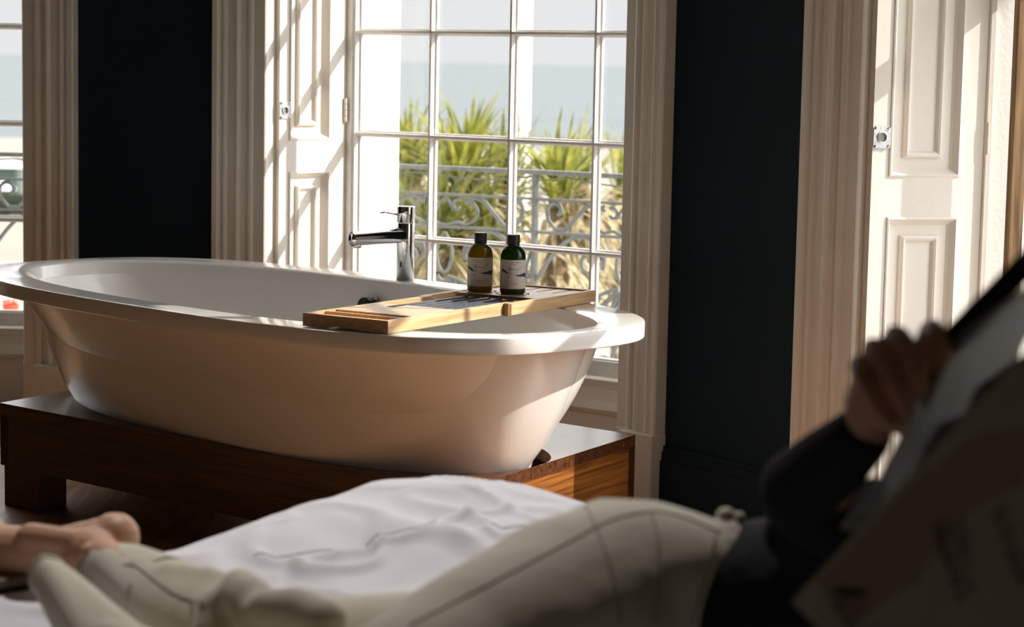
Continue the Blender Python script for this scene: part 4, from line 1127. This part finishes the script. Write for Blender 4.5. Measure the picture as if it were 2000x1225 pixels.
M['leaf'] = leafmat('green_sword_leaves', (.11, .13, .02), (.36, .35, .07), .5)
M['leaf_dark'] = leafmat('olive_sword_leaves', (.08, .095, .02), (.27, .26, .07), .45)
M['leaf_dry'] = leafmat('dry_tan_leaves', (.22, .16, .08), (.62, .54, .33), .45)
M['trunk'] = plain('fibrous_plant_trunk', (.16, .11, .06), .9, bump=.8, bscale=30, var=.4, vscale=20)
def blade(mb, base, dirv, L, w, droop):
    side = dirv.cross(Vector((0, 0, 1)));
    if side.length < .05: side = Vector((1, 0, 0))
    side.normalize(); n = 7; up = side.cross(dirv).normalized()
    A = []; p = base.copy(); d = dirv.copy()
    for i in range(n + 1):
        f = i / n; ww = w * (0.55 + .45 * min(1, f * 4)) * (1 - f ** 2.2) + .0008
        A.append((p - side * ww + up * ww * .25, p.copy(), p + side * ww + up * ww * .25))
        d = (d + Vector((0, 0, -1)) * droop * (.4 + f) / n).normalized(); p = p + d * (L / n)
    vs = [[mb.bm.verts.new(q) for q in a] for a in A]
    for i in range(n):
        for j in range(2): mb.bm.faces.new((vs[i][j], vs[i][j + 1], vs[i + 1][j + 1], vs[i + 1][j]))
def plant(px, py, Y, size, seed, label, nl=95, nd=110, dark=False):
    rnd = random.Random(seed); c = P(px, py, Y)
    root = empty('cordyline_plant', (c.x, c.y, GZ), 0, label=label, cat='plant', group='cordyline plants beyond the balcony')
    h = Vector((0, 0, c.z - GZ)); mb = MB()
    for i in range(nl):
        az = rnd.uniform(0, 2 * pi); el = radians(rnd.choice((rnd.uniform(35, 85), rnd.uniform(5, 60))))
        d = Vector((cos(az) * cos(el), sin(az) * cos(el), sin(el)))
        blade(mb, h + Vector((rnd.uniform(-.04, .04), rnd.uniform(-.04, .04), rnd.uniform(-.12, .05))), d, size * rnd.uniform(.7, 1.1), size * .040, rnd.uniform(.15, .9))
    mb.build('green_leaves', M['leaf_dark'] if dark else M['leaf'], root)
    mb = MB()
    for i in range(int(nd * 1.6)):
        az = rnd.uniform(0, 2 * pi); el = radians(rnd.uniform(-70, 15))
        d = Vector((cos(az) * cos(el), sin(az) * cos(el), sin(el)))
        blade(mb, h + Vector((rnd.uniform(-.08, .08), rnd.uniform(-.08, .08), rnd.uniform(-.85, -.02))), d, size * rnd.uniform(.7, 1.2), size * .040, rnd.uniform(.8, 2.0))
    mb.build('dry_leaves', M['leaf_dry'], root)
    MB().tube([(0, 0, 0), (.05, .02, h.z * .4), (0, 0, h.z - .02)], [.11, .07, .05], 10).build('trunk', M['trunk'], root, smooth=True)
plant(905, 352, 11.5, .50, 1, 'tallest spiky green cordyline plant behind the middle panes, left of the lamp post', 120, 120)
plant(800, 340, 12.2, .46, 2, 'spiky cordyline plant nearest the white wall edge left in the middle window', 100, 120)
plant(1092, 372, 10.6, .40, 3, 'bright green cordyline rosette right of the lamp post behind the railing', 80, 70)
plant(990, 365, 12.0, .46, 4, 'cordyline plant with mostly dry tan leaves in front of the lamp post', 60, 150, True)
plant(855, 470, 11.0, .55, 5, 'low olive cordyline plant behind the left scrolls of the railing', 60, 150, True)
plant(950, 480, 11.4, .55, 6, 'low dry cordyline plant directly behind the two bottles', 40, 160, True)
plant(790, 500, 11.8, .55, 8, 'low cordyline plant behind the bath tap', 50, 150, True)
plant(1135, 350, 13.5, .42, 7, 'pale dry cordyline plant furthest right in the middle window', 35, 120)
plant(1210, 360, 16.0, .55, 9, 'distant dry grassy plant at the right edge of the middle window', 20, 110)

# ------------------------------------------------------------------ added spotlight, out of view, to brighten the bed
cs = empty('added_bed_spotlight', (-.35, 4.35, ZCEIL), 0, label='added unseen spotlight that brightens the bed, above the frame', cat='spotlight')
MB().lathe([(.05, -.01), (.055, 0)], seg=24).build('ceiling_rose', M['ceiling'], cs)
MB().tube([(0, 0, -.01), (.0, -.01, -.04)], .012, 10).build('stem', M['ceiling'], cs)
ld = bpy.data.lights.new('added_fill_spot', 'SPOT'); lo = bpy.data.objects.new('added_fill_spot', ld); COL.objects.link(lo)  # added fill light for the bedding, no such lamp known in the room
aim = Vector((-.15, 3.12, .5)) - Vector((-.35, 4.33, ZCEIL - .12))
lo.location = (-.35, 4.33, ZCEIL - .12); lo.rotation_euler = (-aim).to_track_quat('Z', 'Y').to_euler()
ld.energy = 270; ld.spot_size = radians(40); ld.spot_blend = .8; ld.shadow_soft_size = .12; ld.color = (1, .96, .94)
MB().lathe([(.035, -.09), (.036, -.04), (.02, -.03), (.019, -.035), (.032, -.045), (.031, -.09)], seg=24).build('lamp_head', M['ceiling'], cs)
